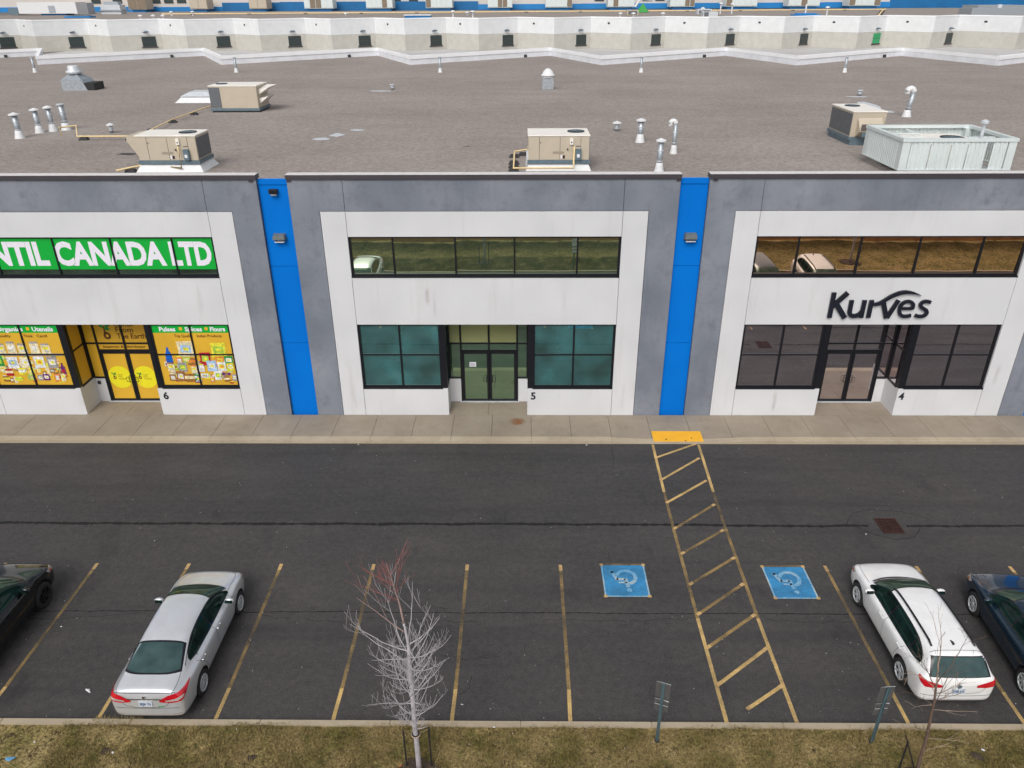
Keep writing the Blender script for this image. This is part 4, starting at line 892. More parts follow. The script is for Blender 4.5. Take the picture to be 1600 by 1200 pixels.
# pipes and vents
def vent(loc, h, r, label, cap='cone', group='round metal roof vents', flash=True, lean=(0, 0)):
    x, y = loc; r *= .84; t = thing('roof_vent', (x, y, ZR), label, 'roof vent', group)
    if flash: MB().lathe([(r*1.75, 0), (r*1.35, .20), (r*1.12, .34), (r*1.02, .35)], (x, y, ZR), 14).build('flashing', M['whitemetal'], t, smooth=True)
    tx, ty = x+lean[0], y+lean[1]
    MB().tube([(x, y, ZR+.02), (tx, ty, ZR+h)], r, 14).build('pipe', M['galv'], t, smooth=True)
    for q in (.35, .7): MB().lathe([(r*1.01, 0), (r*1.08, .01), (r*1.08, .03), (r*1.01, .04)], (x+lean[0]*q, y+lean[1]*q, ZR+h*q), 14).build('band', M['galvl'], t)
    if cap == 'cone': MB().lathe([(r*1.1, -.02), (r*1.8, .0), (r*1.8, .05), (.001, .13)], (tx, ty, ZR+h), 16).build('cap', M['whitemetal'], t)
    elif cap == 'flat': MB().lathe([(r*1.1, -.01), (r*1.35, .0), (r*1.35, .05), (.001, .05)], (tx, ty, ZR+h), 16).build('cap', M['galvl'], t)
    elif cap == 'neck':
        q = r*1.3; MB().tube([(tx, ty, ZR+h-.02)]+[(tx-q*(1-math.cos(a)), ty, ZR+h+q*math.sin(a)) for a in (.4, .9, 1.57, 2.2, 2.8, 3.1)]+[(tx-2*q, ty, ZR+h-.1)], r*1.08, 12).build('gooseneck', M['whitemetal'], t, smooth=True)
    return t
vent((5.42, 36.2), .92, .15, 'thick galvanised roof vent with cone cap, left of the gooseneck'); vent((5.23, 29.62), 1.12, .13, 'tall galvanised roof vent with cone cap just behind the parapet coping')
vent((6.45, 33.4), 1.20, .11, 'galvanised gooseneck vent pipe right of the two capped vents', 'neck'); vent((20.98, 44.0), 1.25, .17, 'large gooseneck vent standing behind the white equipment screen', 'neck', lean=(.12, 0))
vent((-24.0, 37.8), 1.05, .16, 'galvanised vent with wide white flashing at the far left of the roof'); vent((-23.95, 39.4), 1.05, .15, 'leftmost vent of the close cluster of three by the gas pipe')
vent((-23.55, 39.9), 1.1, .15, 'middle vent of the close cluster of three by the gas pipe'); vent((-23.1, 40.3), 1.2, .17, 'rightmost and tallest vent of the close cluster of three', 'flat')
for i, (x, y) in enumerate(((-43.5, 73.3), (-25.1, 72.4), (-7.03, 71.6), (10.3, 70.9), (27.4, 70.1))):
    vent((x, y), 1.2, .13, ['slim roof drain pipe by the parapet, leftmost of five', 'slim pipe by the parapet behind the far back beige unit', 'slim pipe by the parapet, left of the domed exhaust fan', 'slim pipe by the parapet, right of the domed exhaust fan', 'slim pipe by the parapet, rightmost of five'][i], 'flat', 'slim pipes along the parapet')
vent((-20.3, 39.3), .35, .12, 'short blue and white pipe stub right of the vent cluster', 'cone', flash=False); vent((4.72, 39.4), .35, .15, 'short white vent stub left of the galvanised vents', 'cone', flash=False)
vent((-9.2, 58.3), .3, .16, 'low vent stub beside a white sealant patch, mid roof', 'flat', flash=False); vent((22.2, 53.6), .3, .16, 'low vent stub far behind the right rooftop unit', 'flat', flash=False)
t = thing('exhaust_fan', (1.9, 58.2, ZR), 'domed white exhaust fan on a square galvanised box, middle of the roof', 'exhaust fan')
MB().box(1.5, 2.3, 57.8, 58.6, ZR, ZR+.75).build('box', M['galv'], t, bevel=.02); MB().lathe([(.42, .75), (.50, .80), (.50, .95), (.40, 1.02), (.30, 1.22), (.12, 1.36), (.001, 1.38)], (1.9, 58.2, ZR), 20).build('dome', M['whitemetal'], t, smooth=True); MB().lathe([(.505, .86), (.505, .90)], (1.9, 58.2, ZR), 20).build('slot', M['dark'], t)
t = thing('exhaust_fan', (-32.2, 59.0, ZR), 'galvanised exhaust hood with tapered neck near the left edge of the roof', 'exhaust fan')
MB().hexa([(-33, 58.4, ZR), (-31.2, 58.4, ZR), (-31.2, 60, ZR), (-33, 60, ZR), (-33, 58.4, ZR+.7), (-31.5, 58.4, ZR+.7), (-31.5, 60, ZR+.7), (-33, 60, ZR+.7)]).hexa([(-33, 58.4, ZR+.702), (-31.5, 58.4, ZR+.702), (-31.5, 60, ZR+.702), (-33, 60, ZR+.702), (-32.6, 58.9, ZR+1.05), (-32, 58.9, ZR+1.05), (-32, 59.5, ZR+1.05), (-32.6, 59.5, ZR+1.05)]).build('hood', M['galv'], t)
MB().lathe([(.42, 1.05), (.55, 1.12), (.55, 1.25), (.38, 1.32), (.38, 1.55), (.30, 1.62), (.001, 1.62)], (-32.3, 59.2, ZR), 18).build('cowl', M['galvl'], t, smooth=True); MB().box(-31.45, -30.7, 58.45, 59.9, ZR, ZR+.5).build('outlet', M['dark'], t)
t = thing('roof_hatch', (-20.6, 52.2, ZR), 'white sheet metal roof hatch just left of the far back beige unit', 'roof hatch')
MB().hexa([(-21.9, 51.0, ZR), (-19.4, 51.0, ZR), (-19.4, 53.2, ZR), (-21.9, 53.2, ZR), (-21.5, 51.3, ZR+.35), (-19.6, 51.3, ZR+.35), (-19.6, 53.0, ZR+.35), (-21.5, 53.0, ZR+.35)]).build('curb', M['whitemetal'], t)
MB().hexa([(-21.6, 51.2, ZR+.352), (-19.5, 51.2, ZR+.352), (-19.5, 53.1, ZR+.352), (-21.6, 53.1, ZR+.352), (-21.1, 51.6, ZR+.6), (-20, 51.6, ZR+.6), (-20, 52.7, ZR+.6), (-21.1, 52.7, ZR+.6)]).build('lid', M['galvl'], t)
def gasline(label, pts, blocks, loc):
    t = thing('gas_pipe', (*loc, ZR), label, 'gas pipe', 'yellow gas pipes on the roof')
    MB().tube(pts, .035, 8).build('pipe', M['gas'], t, smooth=True)
    for x, y, rz in blocks:
        MB().hexa([(x-.22, y-.13, ZR), (x+.22, y-.13, ZR), (x+.22, y+.13, ZR), (x-.22, y+.13, ZR), (x-.15, y-.1, ZR+.13), (x+.15, y-.1, ZR+.13), (x+.15, y+.1, ZR+.13), (x-.15, y+.1, ZR+.13)]).build('support_block', M['dark'], t)
zg = ZR+.17
gasline('yellow gas pipe running from the vent cluster past the left unit to the back unit', [(-22.1, 38.0, ZR+.05), (-22.1, 38.0, ZR+.45), (-21.6, 38.6, ZR+.45), (-20.9, 37.2, zg), (-18.6, 37.2, zg), (-18.05, 37.3, zg), (-18.6, 42.5, zg), (-18.6, 47.2, zg), (-18.05, 47.9, zg+.1)],
        [(-20.6, 37.2, 0), (-18.4, 37.2, 0), (-18.5, 39.7, 0), (-18.6, 42.6, 0), (-18.6, 45.6, 0)], (-20, 40))
gasline('yellow gas pipe making a square loop beside the middle rooftop unit', [(.30, 32.4, ZR+.45), (.28, 33.0, ZR+.25), (-.28, 33.0, zg), (-.28, 29.55, zg), (2.0, 29.55, zg), (2.0, 29.72, ZR+.3), (2.0, 29.80, 9.9)], [(-.28, 32.6, 0), (-.28, 31.2, 0), (-.28, 30.5, 0), (-.28, 29.7, 0), (.1, 33.0, 0)], (0, 31))
gasline('short yellow gas pipe under the left rooftop unit, reaching the parapet', [(-15.3, 29.3, zg), (-14.75, 30.3, zg), (-13.0, 29.75, zg), (-13.0, 29.78, 9.95)], [(-15.0, 29.8, 0)], (-15, 29.5))
# ================================================================== FAR BUILDINGS
FT = 8.85
low_x = [-189, -167, -145.5, -123.0, -100.0, -78.0, -56.5, -34.6, -12.6, 9.8, 32.6, 55.2, 77.6, 99.6, 121.5, 144, 166]
fb = thing('warehouse', (0, 250, 0), 'long white over beige warehouse with a zigzag dock wall across the yard', 'building')
def far_y(x): return 250+max(0, x-112)*0.0-max(0, x-130)*.35
corn = []
for a, b in zip(low_x[:-1], low_x[1:]):
    corn += [(a, far_y(a)), (a+11.6, far_y(a)+9.0)]
corn.append((low_x[-1], far_y(low_x[-1])))
lamps = []
for i, ((x0, y0), (x1, y1)) in enumerate(zip(corn[:-1], corn[1:])):
    def wq(nm, z0, z1, off, mt, u0=0.0, u1=1.0, th=.4):
        ax, ay, bx_, by_ = x0+(x1-x0)*u0, y0+(y1-y0)*u0, x0+(x1-x0)*u1, y0+(y1-y0)*u1
        return MB().hexa([(ax, ay-off, z0), (bx_, by_-off, z0), (bx_, by_+th, z0), (ax, ay+th, z0), (ax, ay-off, z1), (bx_, by_-off, z1), (bx_, by_+th, z1), (ax, ay+th, z1)]).build(nm, mt, fb)
    wq('wall_panel', 4.38, FT-.32, 0, M['farwhite']); wq('wall_panel', 0, 4.35, 0, M['farbeige']); wq('wall_coping', FT-.31, FT, .1, M['membranet'], th=.7)
    if i % 2 == 0:
        green = (abs((x0+x1)/2-105.5) < 6)
        dr = wq('loading_door', 1.15, 3.95, .10, M['fargreen' if green else 'fardoor'], .60, .88)
        if green: dr['label'] = 'green loading door among dark ones'
        wq('door_sill', .75, 1.10, .25, M['coping'], .58, .90); wq('door_rib', 2.5, 2.62, .14, M['coping'], .61, .87)
        lamps.append((x0+(x1-x0)*.72, y0+(y1-y0)*.72, 4.9))
    else:
        wq('vent_hole', 6.85, 7.35, .06, M['dark'], .42, .47)
for k, (x, y, z_) in enumerate(lamps):
    mb = MB()
    n = 8; r_ = .8; z_ += .35
    for q in range(n):
        a, b = math.pi*q/n, math.pi*(q+1)/n
        mb.quad((x+r_*math.cos(a), y-.15, z_+.3*math.sin(a)), (x+r_*math.cos(b), y-.15, z_+.3*math.sin(b)), (x+r_*math.cos(b), y-1.0, z_-.15+.2*math.sin(b)), (x+r_*math.cos(a), y-1.0, z_-.15+.2*math.sin(a)))
    mb.quad((x-r_, y-1, z_-.15), (x+r_, y-1, z_-.15), (x+r_, y-.15, z_), (x-r_, y-.15, z_))
    mb.build('dock_light', M['slate'], fb)
vs = [(x, y+.4, 8.45) for x, y in corn]+[(200, 395, 8.45), (-215, 395, 8.45)]
MB().add(vs, [tuple(range(len(vs)))]).build('roof', M['gravel'], fb)
# blue banded block behind
bb = thing('warehouse', (0, 396, 0), 'cream warehouse with a deep blue base band, farthest building at the top edge', 'building')
MB().box(-260, 300, 396.5, 400, 8.4, 20).build('wall', M['farcream'], bb)
segs = [(-260, -170, 'farblue2', 9.5, 10.6), (-170, -139, 'farblue2', 9.5, 10.4), (-139, -112, 'farblue', 9.4, 12.1), (-112, -52, 'farblue', 9.2, 12.3), (-52, -20, 'farblue', 9.4, 12.2), (-20, 28, 'farblue2', 9.6, 10.9), (28, 140, 'farblue2', 9.7, 11.0), (140, 170, 'farblue2', 9.7, 11.1), (170, 300, 'farblue', 7.0, 12.4)]
for a, b, mt, z0, z1 in segs: MB().box(a, b, 395.6, 396.4, z0-1, z1).build('blue_band', M[mt], bb)
for x in (-200, -190, -178, -172, -166, -160, -60, -52, 34, 44, 56, 62, 126, 132): MB().box(x, x+4.2, 396.2, 396.48, 12.0, 16).build('window', M['fardoor'], bb)
# screened units standing on the far roof
bx_list = [(-178, -170, 'beige'), (-150, -142, 'beige'), (-123, -115, 'beige'), (-98, -85, 'screen'), (-70, -58, 'screen'), (-43, -31, 'screen'), (-15, -4, 'screen'), (11, 23, 'screen'), (39, 51, 'screen'), (67, 78, 'screen'), (92, 106, 'screen'), (120, 134, 'screen'), (147, 161, 'screen')]
ORD = ['first', 'second', 'third', 'fourth', 'fifth', 'sixth', 'seventh', 'eighth', 'ninth', 'tenth', 'eleventh', 'twelfth', 'thirteenth']
desc = ['left of the row', 'second of the beige ones', 'last of the beige ones']
for i, (a, b, mt) in enumerate(bx_list):
    t = thing('far_rooftop_unit', ((a+b)/2, 388, 8.45), '%s boxed rooftop unit, %s from the left in the far row' % ('beige' if mt == 'beige' else 'pale screened', ORD[i]), 'rooftop unit', 'boxed units on the far roof')
    MB().box(a+1, b-1, 386, 392, 8.45, 9.5).build('base', M['farblue2'], t)
    MB().box(a, b, 385, 393, 9.6, 14.0).build('screen', M[mt], t)
    n = 5 if mt == 'screen' else 2
    for k in range(n): MB().box(a+(b-a)*k/n+.15, a+(b-a)*(k+1)/n-.15, 384.8, 384.98, 9.9, 13.8).build('screen_panel', M[mt] if k not in ((i*2) % 5, (i*2+1) % 5 if i % 3 == 0 else 9) else (M['rust'] if False else plain('open_bay', (.22, .17, .12))), t)
def far_obj(name, lab, cat, parts):
    t = thing(name, parts[0][2][:3] and ((parts[0][2][0]+parts[0][2][1])/2, (parts[0][2][2]+parts[0][2][3])/2, 8.45), lab, cat)
    for nm, mt, bxx in parts: MB().box(*bxx).build(nm, M[mt] if mt in M else PR[PN.index(mt)], t, bevel=.04)
Zf = 8.45
far_obj('sheet_metal_duct', 'large grey sheet metal duct box on the far roof at the top right corner', 'duct', [('duct', 'galv', (141, 158, 268, 276, Zf, Zf+2.0)), ('duct', 'galv', (150, 166, 282, 292, Zf, Zf+2.6)), ('collar', 'galvl', (150, 151.2, 270, 271, Zf+2.0, Zf+3.0))])
far_obj('skylight', 'low blue sided skylight with white top, centre left of the far roof', 'skylight', [('base', 'farblue2', (-36.5, -28.5, 266, 270, Zf, Zf+.7)), ('top', 'whitemetal', (-36.8, -28.2, 265.7, 270.3, Zf+.7, Zf+1.0))])
far_obj('skylight', 'low blue sided skylight behind a white pole, right of the far roof', 'skylight', [('base', 'farblue2', (84, 92, 262, 266, Zf, Zf+.6)), ('top', 'farblue2', (85, 91, 262.5, 265.5, Zf+.6, Zf+.9)), ('pole', 'whitemetal', (87.6, 88, 263.6, 264, Zf+.9, Zf+3.4))])
far_obj('skylight', 'low blue sided skylight on the left part of the far roof', 'skylight', [('base', 'farblue2', (-157, -148, 290, 294, Zf, Zf+.5)), ('top', 'slate', (-156, -149, 290.5, 293.5, Zf+.5, Zf+.7))])
far_obj('condenser', 'small square condenser on the far roof right of the green bundle', 'condenser', [('case', 'beige', (36, 40, 290, 293, Zf, Zf+1.6)), ('grille', 'coil', (36.5, 39.5, 289.8, 289.98, Zf+.3, Zf+1.3))])
far_obj('condenser', 'small grey condenser between two white pipes on the far roof', 'condenser', [('case', 'galvl', (62, 67, 300, 304, Zf, Zf+1.6)), ('grille', 'coil', (62.5, 66.5, 299.8, 299.98, Zf+.3, Zf+1.2))])
far_obj('condenser', 'grey box with dark left side near the far wall edge', 'condenser', [('case', 'galvl', (56, 60.5, 262, 266, Zf, Zf+1.5)), ('grille', 'coil', (56.3, 57.6, 261.8, 261.98, Zf+.1, Zf+1.4))])
far_obj('metal_cabinet', 'pale square metal cabinet on the far roof above the left wall', 'cabinet', [('case', 'galvl', (-171, -163, 345, 350, Zf, Zf+3.4)), ('band', 'galv', (-171.5, -162.5, 344.5, 350.5, Zf+1.2, Zf+1.7)), ('top', 'galv', (-170, -164, 346, 349, Zf+3.4, Zf+4.6))])
far_obj('air_handler', 'long white air handler with grey end at the far left of the far roof', 'air handler', [('body', 'whitemetal', (-196, -173, 330, 338, Zf+.6, Zf+4.6)), ('end', 'slate', (-200, -196.1, 330, 338, Zf+.3, Zf+2.6)), ('door', 'galv', (-184, -181.5, 329.8, 329.98, Zf+1, Zf+3.4)), ('base', 'farblue2', (-188, -178, 331, 337, Zf, Zf+.58))])
far_obj('exhaust_hood', 'grey slanted exhaust hood beside the pale cabinet on the far roof', 'exhaust hood', [('hood', 'galv', (-186, -180, 352, 358, Zf, Zf+4.2)), ('mouth', 'dark', (-189, -186.1, 352, 357, Zf+1.4, Zf+3.8))])
t = thing('covered_pallet', (47, 330, Zf), 'green tarpaulin bundle under a white hood on the far roof', 'bundle')
blob('tarpaulin', 47, 330, 3.2, Zf+.1, PR[PN.index('green')], t, 3, .9, 12, 3.2); MB().tube([(44, 330, Zf+2), (46, 330, Zf+4.8), (50, 330, Zf+4.4)], .5, 6).build('hood', M['whitemetal'], t)
for p in t.children: p.location -= Vector((47, 330, Zf)) if False else Vector((0, 0, 0))
VL = ['left of a hooked pair by the wall', 'right of a hooked pair by the wall', 'short, between blue skylight and screens', 'right of the dark sided condenser box', 'centre, at the wall edge', 'just right of the pole skylight', 'left of two tall ones by the blue band', 'right of two tall ones by the blue band',
      'left of two at the far left', 'right of two at the far left', 'first of three at the wall', 'middle of three at the wall', 'last of three at the wall', 'alone between two screened units', 'left of a close pair at the wall', 'right of a close pair at the wall']
for i, (x, y, h) in enumerate(((-21.1, 263, 1.8), (-14.9, 262, 1.7), (-19, 300, .8), (57, 268, 2.2), (30.6, 262, 1.0), (93.8, 262, 2.4), (70, 300, 3.2), (74, 300, 3.0), (-128, 310, 1.2), (-121, 312, 1.2), (-114, 262, 1.0), (-118, 262, 1.0), (-111, 262, 1.0), (-62, 300, .6), (35, 265, .9), (44, 264, .9))):
    t = thing('far_roof_vent', (x, y, Zf), 'small white vent on the far roof, %s' % VL[i], 'roof vent', 'small white vents on the far roof')
    MB().tube([(x, y, Zf), (x, y, Zf+h)], .22, 8).lathe([(.25, h), (.7, h), (.6, h+.3), (.001, h+.5)], (x, y, Zf), 10).build('pipe', M['whitemetal'], t)
t = thing('far_gas_pipe', (128, 285, Zf), 'long yellow gas pipe crossing the far roof at the right', 'gas pipe')
MB().tube([(146, 345, Zf+.3), (108, 258, Zf+.3)], .3, 6).build('pipe', M['gas'], t)
for u in (.15, .35, .55, .75, .92): MB().box(146-38*u-.8, 146-38*u+.8, 345-87*u-.4, 345-87*u+.4, Zf, Zf+.3).build('support_block', M['dark'], t)
t = thing('far_gas_pipe', (-60, 330, Zf), 'thin tan gas pipe with dark blocks along the middle of the far roof', 'gas pipe')
MB().tube([(-140, 330, Zf+.3), (150, 352, Zf+.3)], .22, 6).build('pipe', M['gas'], t)
for u in np.arange(.04, 1, .075): MB().box(-140+290*u-.7, -140+290*u+.7, 330+22*u-.4, 330+22*u+.4, Zf, Zf+.3).build('support_block', M['dark'], t)
# ================================================================== VEHICLES
def eval_mesh(o):
    dg = bpy.context.evaluated_depsgraph_get(); return bpy.data.meshes.new_from_object(o.evaluated_get(dg))
def resample(ch, n):
    ch = [Vector(p) for p in ch]; d = [0]
    for a, b in zip(ch[:-1], ch[1:]): d.append(d[-1]+(b-a).length)
    out = []
    for k in range(n+1):
        t = d[-1]*k/n; i = max(j for j in range(len(d)) if d[j] <= t+1e-9); i = min(i, len(ch)-2)
        u = (t-d[i])/max(1e-9, d[i+1]-d[i]); out.append(ch[i].lerp(ch[i+1], min(1, u)))
    return out
def smooth_chain(ch, it=2):
    ch = [Vector(p) for p in ch]
    for _ in range(it):
        q = [ch[0]]
        for a, b in zip(ch[:-1], ch[1:]): q += [a.lerp(b, .25), a.lerp(b, .75)]
        ch = q+[ch[-1]]
    return ch
class Car:
    """x forward, y left, z up; origin on the ground amidships"""
    def __init__(s, loc, rz, label, cat, paint, L, st, wr, axles, tw, arch):
        s.t = thing('parked_car', (*loc, 0), label, cat, 'cars parked along the verge', rz=rz); s.paint = paint; s.L = L
        H = L/2; n = len(st); vs = []; fs = []
        for (x, w, zb, zs, wg, zg, zt) in st:
            prof = [(0, zb), (w*.78, zb), (w*.955, zb+.05), (w*.985, zb+(zs-zb)*.34), (w, zb+(zs-zb)*.68), (w*.985, zs-.02), ((w*.95+wg)/2 if zg > zs+.1 else w*.93, zs+.035 if zg > zs+.1 else zs+.03), (wg, zg), (wg*.62, zg+(zt-zg)*.80), (0, zt)]
            ring = [(x-H, y, z) for y, z in prof]+[(x-H, -y, z) for y, z in prof[-2:0:-1]]
            vs += ring
        m = len(ring)
        for i in range(n-1):
            for k in range(m): fs.append((i*m+k, (i+1)*m+k, (i+1)*m+(k+1) % m, i*m+(k+1) % m))
        h = len(prof)-1
        for base, rev in ((0, False), ((n-1)*m, True)):
            for k in range(h):
                a, b, c, d = base+k, base+k+1, base+(m-k-1) % m, base+(m-k) % m
                q = (a, b, c, d) if k else (a, b, c)
                if k == h-1: q = (a, b, d)
                q = tuple(dict.fromkeys(q)); fs.append(q[::-1] if rev else q)
        me = bpy.data.meshes.new('b'); me.from_pydata(vs, [], fs); bm = bmesh.new(); bm.from_mesh(me); bmesh.ops.recalc_face_normals(bm, faces=bm.faces); bm.to_mesh(me); bm.free()
        o = bpy.data.objects.new('body', me); COL.objects.link(o); ss = o.modifiers.new('s', 'SUBSURF'); ss.levels = 3; ss.render_levels = 3
        sm = eval_mesh(o); o.modifiers.clear(); o.data = sm
        bmt = bmesh.new(); bmt.from_mesh(sm); s.bvh = BVHTree.FromBMesh(bmt); bmt.free()
        # wheel wells
        cut = MB()
        s.ax = [a-H for a in axles]
        for ax in s.ax:
            for sg in (-1, 1): cut.lathe([(.001, tw*sg-.16*sg*1.0-.12*sg), (arch, tw*sg-.28*sg), (arch, tw*sg+.3*sg), (.001, tw*sg+.3*sg)], (ax, 0, wr+.02), 36, 'y')
        co = cut.build('cut', M['trim'], fix=True); md = o.modifiers.new('b', 'BOOLEAN'); md.operation = 'DIFFERENCE'; md.object = co; md.solver = 'EXACT'
        bm_ = eval_mesh(o); o.modifiers.clear(); o.data = bm_; bpy.data.objects.remove(co)
        bm_.materials.clear(); bm_.materials.append(paint); bm_.materials.append(M['dark'])
        for p in bm_.polygons:
            c = p.center; inw = any(((c.x-ax)**2+(c.z-wr-.02)**2)**.5 < arch*1.004 and abs(c.y) > tw-.29 and (abs(((c.x-ax)**2+(c.z-wr-.02)**2)**.5-arch) < .012 or abs(abs(c.y)-(tw-.28)) < .01) and abs(c.y) < s.wid(c) for ax in s.ax)
            p.material_index = 1 if (inw and not s.onskin(c, p.normal)) else 0; p.use_smooth = True
            if p.normal.z < -.85 and c.z < .36: p.material_index = 1
        bm_.name = 'body'; o.name = 'body'; o.parent = s.t; s.body = o
    def wid(s, c): return 9
    def onskin(s, c, nrm):
        l, n, i, d = s.bvh.find_nearest(c); return d < .004 and abs(n.dot(nrm)) > .8
    def patch(s, name, A, B, mat, off=.005, na=24, nb=8, parent=None, ray=None, thick=0.0, both=False):
        """sheet between chains A and B (car coords, x from rear bumper) laid onto the body skin"""
        for sg in ((1, -1) if both else (1,)):
            H = s.L/2; a = resample(A, na); b = resample(B, na); vs = []
            for i in range(na+1):
                for j in range(nb+1):
                    p = a[i].lerp(b[i], j/nb); p = Vector((p.x-H, p.y*sg, p.z))
                    if ray is not None:
                        d = Vector((ray[0], ray[1]*sg, ray[2])).normalized(); l, n, _, _ = s.bvh.ray_cast(p-d*2.5, d)
                        if l is None: l, n, _, _ = s.bvh.find_nearest(p)
                    else: l, n, _, _ = s.bvh.find_nearest(p)
                    vs.append(l+n*off)
            fs = [(i*(nb+1)+j, i*(nb+1)+j+1, (i+1)*(nb+1)+j+1, (i+1)*(nb+1)+j) for i in range(na) for j in range(nb)]
            o = MB().add(vs, fs).build(name, mat, parent or s.t, smooth=True)
        return o
    def line(s, name, pts, w, mat, off=.004, ray=None, both=True, n=30, sm=True):
        pts = smooth_chain(pts) if sm and len(pts) > 2 else [Vector(p) for p in pts]
        P = resample(pts, n); H = s.L/2
        for sg in ((1, -1) if both else (1,)):
            vs = []
            Q = []
            for p in P:
                p = Vector((p.x-H, p.y*sg, p.z))
                if ray is not None:
                    d = Vector((ray[0], ray[1]*sg, ray[2])).normalized(); l, nn, _, _ = s.bvh.ray_cast(p-d*2.5, d)
                    if l is None: l, nn, _, _ = s.bvh.find_nearest(p)
                else: l, nn, _, _ = s.bvh.find_nearest(p)
                Q.append((l, nn))
            for i, (l, nn) in enumerate(Q):
                d = (Q[min(i+1, n)][0]-Q[max(i-1, 0)][0]).normalized(); sd_ = d.cross(nn).normalized()*w/2; vs += [l+nn*off+sd_, l+nn*off-sd_]
            MB().add(vs, [(2*i, 2*i+1, 2*i+3, 2*i+2) for i in range(n)]).build(name, mat, s.t, smooth=True)
    def wheels(s, r, w, tw, nsp, rimmat, style=0, steer=0.0, rr=.66):
        for ax in s.ax:
            for sg in (-1, 1):
                wh = bpy.data.objects.new('wheel', None); COL.objects.link(wh); wh.parent = s.t; wh.location = (ax, sg*tw, r); wh.rotation_euler[2] = (0 if sg < 0 else math.pi)+(steer if ax > 0 else 0); OFF[wh.name] = Vector((0, 0, 0)); wh.empty_display_size = .1
                # outside face at local -y
                MB().lathe([(r*rr, 0), (r*.80, -.012), (r*.93, -.004), (r*.985, .02), (r, .05), (r, w-.05), (r*.97, w-.01), (r*rr, w)], (0, 0, 0), 40, 'y').build('tyre', M['rubber'], wh, smooth=True)
                R_ = r*rr; mb = MB().lathe([(R_*1.02, -.002), (R_*.97, -.012), (R_*.91, -.004), (R_*.89, .02)], (0, 0, 0), 36, 'y')
                rim = mb.build('rim', rimmat, wh, smooth=False)
                rim.data.materials[0] = rimmat
                mb = MB(); dk = MB().lathe([(R_*.90, .018), (R_*.88, .05), (.001, .05)], (0, 0, 0), 30, 'y')
                for k in range(nsp):
                    a = 2*math.pi*k/nsp
                    for da in ((-.10, .10) if style == 1 else (0,)):
                        c, sn = math.cos(a+da), math.sin(a+da); c0, s0 = math.cos(a+da*2.2), math.sin(a+da*2.2)
                        pw0, pw1 = (R_*.13, R_*.085) if style == 0 else (R_*.08, R_*.07)
                        T = lambda rr_, pw, y, q, cc, ss: (rr_*cc-q*pw*ss, y, rr_*ss+q*pw*cc)
                        mb.hexa([T(R_*.10, pw0, .045, -1, c0, s0), T(R_*.93, pw1, .03, -1, c, sn), T(R_*.93, pw1, .03, 1, c, sn), T(R_*.10, pw0, .045, 1, c0, s0), T(R_*.10, pw0, .004, -1, c0, s0), T(R_*.93, pw1, -.006, -1, c, sn), T(R_*.93, pw1, -.006, 1, c, sn), T(R_*.10, pw0, .004, 1, c0, s0)])
                mb.lathe([(R_*.24, .03), (R_*.22, -.004), (.001, -.008)], (0, 0, 0), 18, 'y'); mb.build('rim', rimmat, wh, fix=True); dk.build('brake', M['dark'], wh)
    def mirror(s, x, y, z, mat, both=True):
        H = s.L/2
        for sg in (1, -1):
            m_ = MB(); cx, cy, cz = x-H, sg*(y+.015), z-.02; vs = []; fs = []; nu, nv = 12, 8
            for i in range(nv+1):
                ph = math.pi*i/nv
                for k in range(nu):
                    a = 2*math.pi*k/nu; ex = .085*math.sin(ph)*math.cos(a); ex = max(ex, -.045); vs.append((cx+ex, cy+.125*math.cos(ph)*sg, cz+.075*math.sin(ph)*math.sin(a)))
            for i in range(nv):
                for k in range(nu): fs.append((i*nu+k, i*nu+(k+1) % nu, (i+1)*nu+(k+1) % nu, (i+1)*nu+k))
            m_.add(vs, fs); o = m_.build('mirror', mat, s.t, smooth=True)
            MB().box(cx-.052, cx-.047, min(cy-.095, cy+.095), max(cy-.095, cy+.095), cz-.05, cz+.05).build('mirror_glass', M['cglass'], o)
            MB().tube([(cx+.02, sg*(y-.24), cz-.06), (cx+.02, sg*(y-.08), cz-.035)], .035, 6).build('mirror_arm', M['trim'], o)
    def handle(s, x, z, mat):
        for sg in (1, -1):
            l, n, _, _ = s.bvh.ray_cast(Vector((x-s.L/2, sg*3, z)), Vector((0, -sg, 0)))
            if l is None: continue
            y = l.y
            MB().box(l.x-.10, l.x+.10, min(y+sg*.012, y+sg*.035), max(y+sg*.012, y+sg*.035), z-.014, z+.014).box(l.x-.1, l.x-.075, min(y-sg*.01, y+sg*.02), max(y-sg*.01, y+sg*.02), z-.013, z+.013).box(l.x+.075, l.x+.1, min(y-sg*.01, y+sg*.02), max(y-sg*.01, y+sg*.02), z-.013, z+.013).build('door_handle', mat, s.t, bevel=.005)
            s_ = MB().lathe([(.001, 0), (.055, 0)], (l.x+.0, y+sg*.0, z), 14, 'y')
    def plate(s, z, txt, x=-.02):
        l, n, _, _ = s.bvh.ray_cast(Vector((-3.5, 0, z)), Vector((1, 0, 0))); X = l.x-.02
        p = MB().box(X, X+.012, -.155, .155, z-.078, z+.078).build('licence_plate', M['plateb'], s.t)
        mb, w = text_mb(txt, 0, 0, .075, 0, .25, .03); q = MB().add([(X-.003, .125-v[0], z-.035+v[2]) for v in mb.v], mb.f); q.build('lettering', M['plateink'], p)

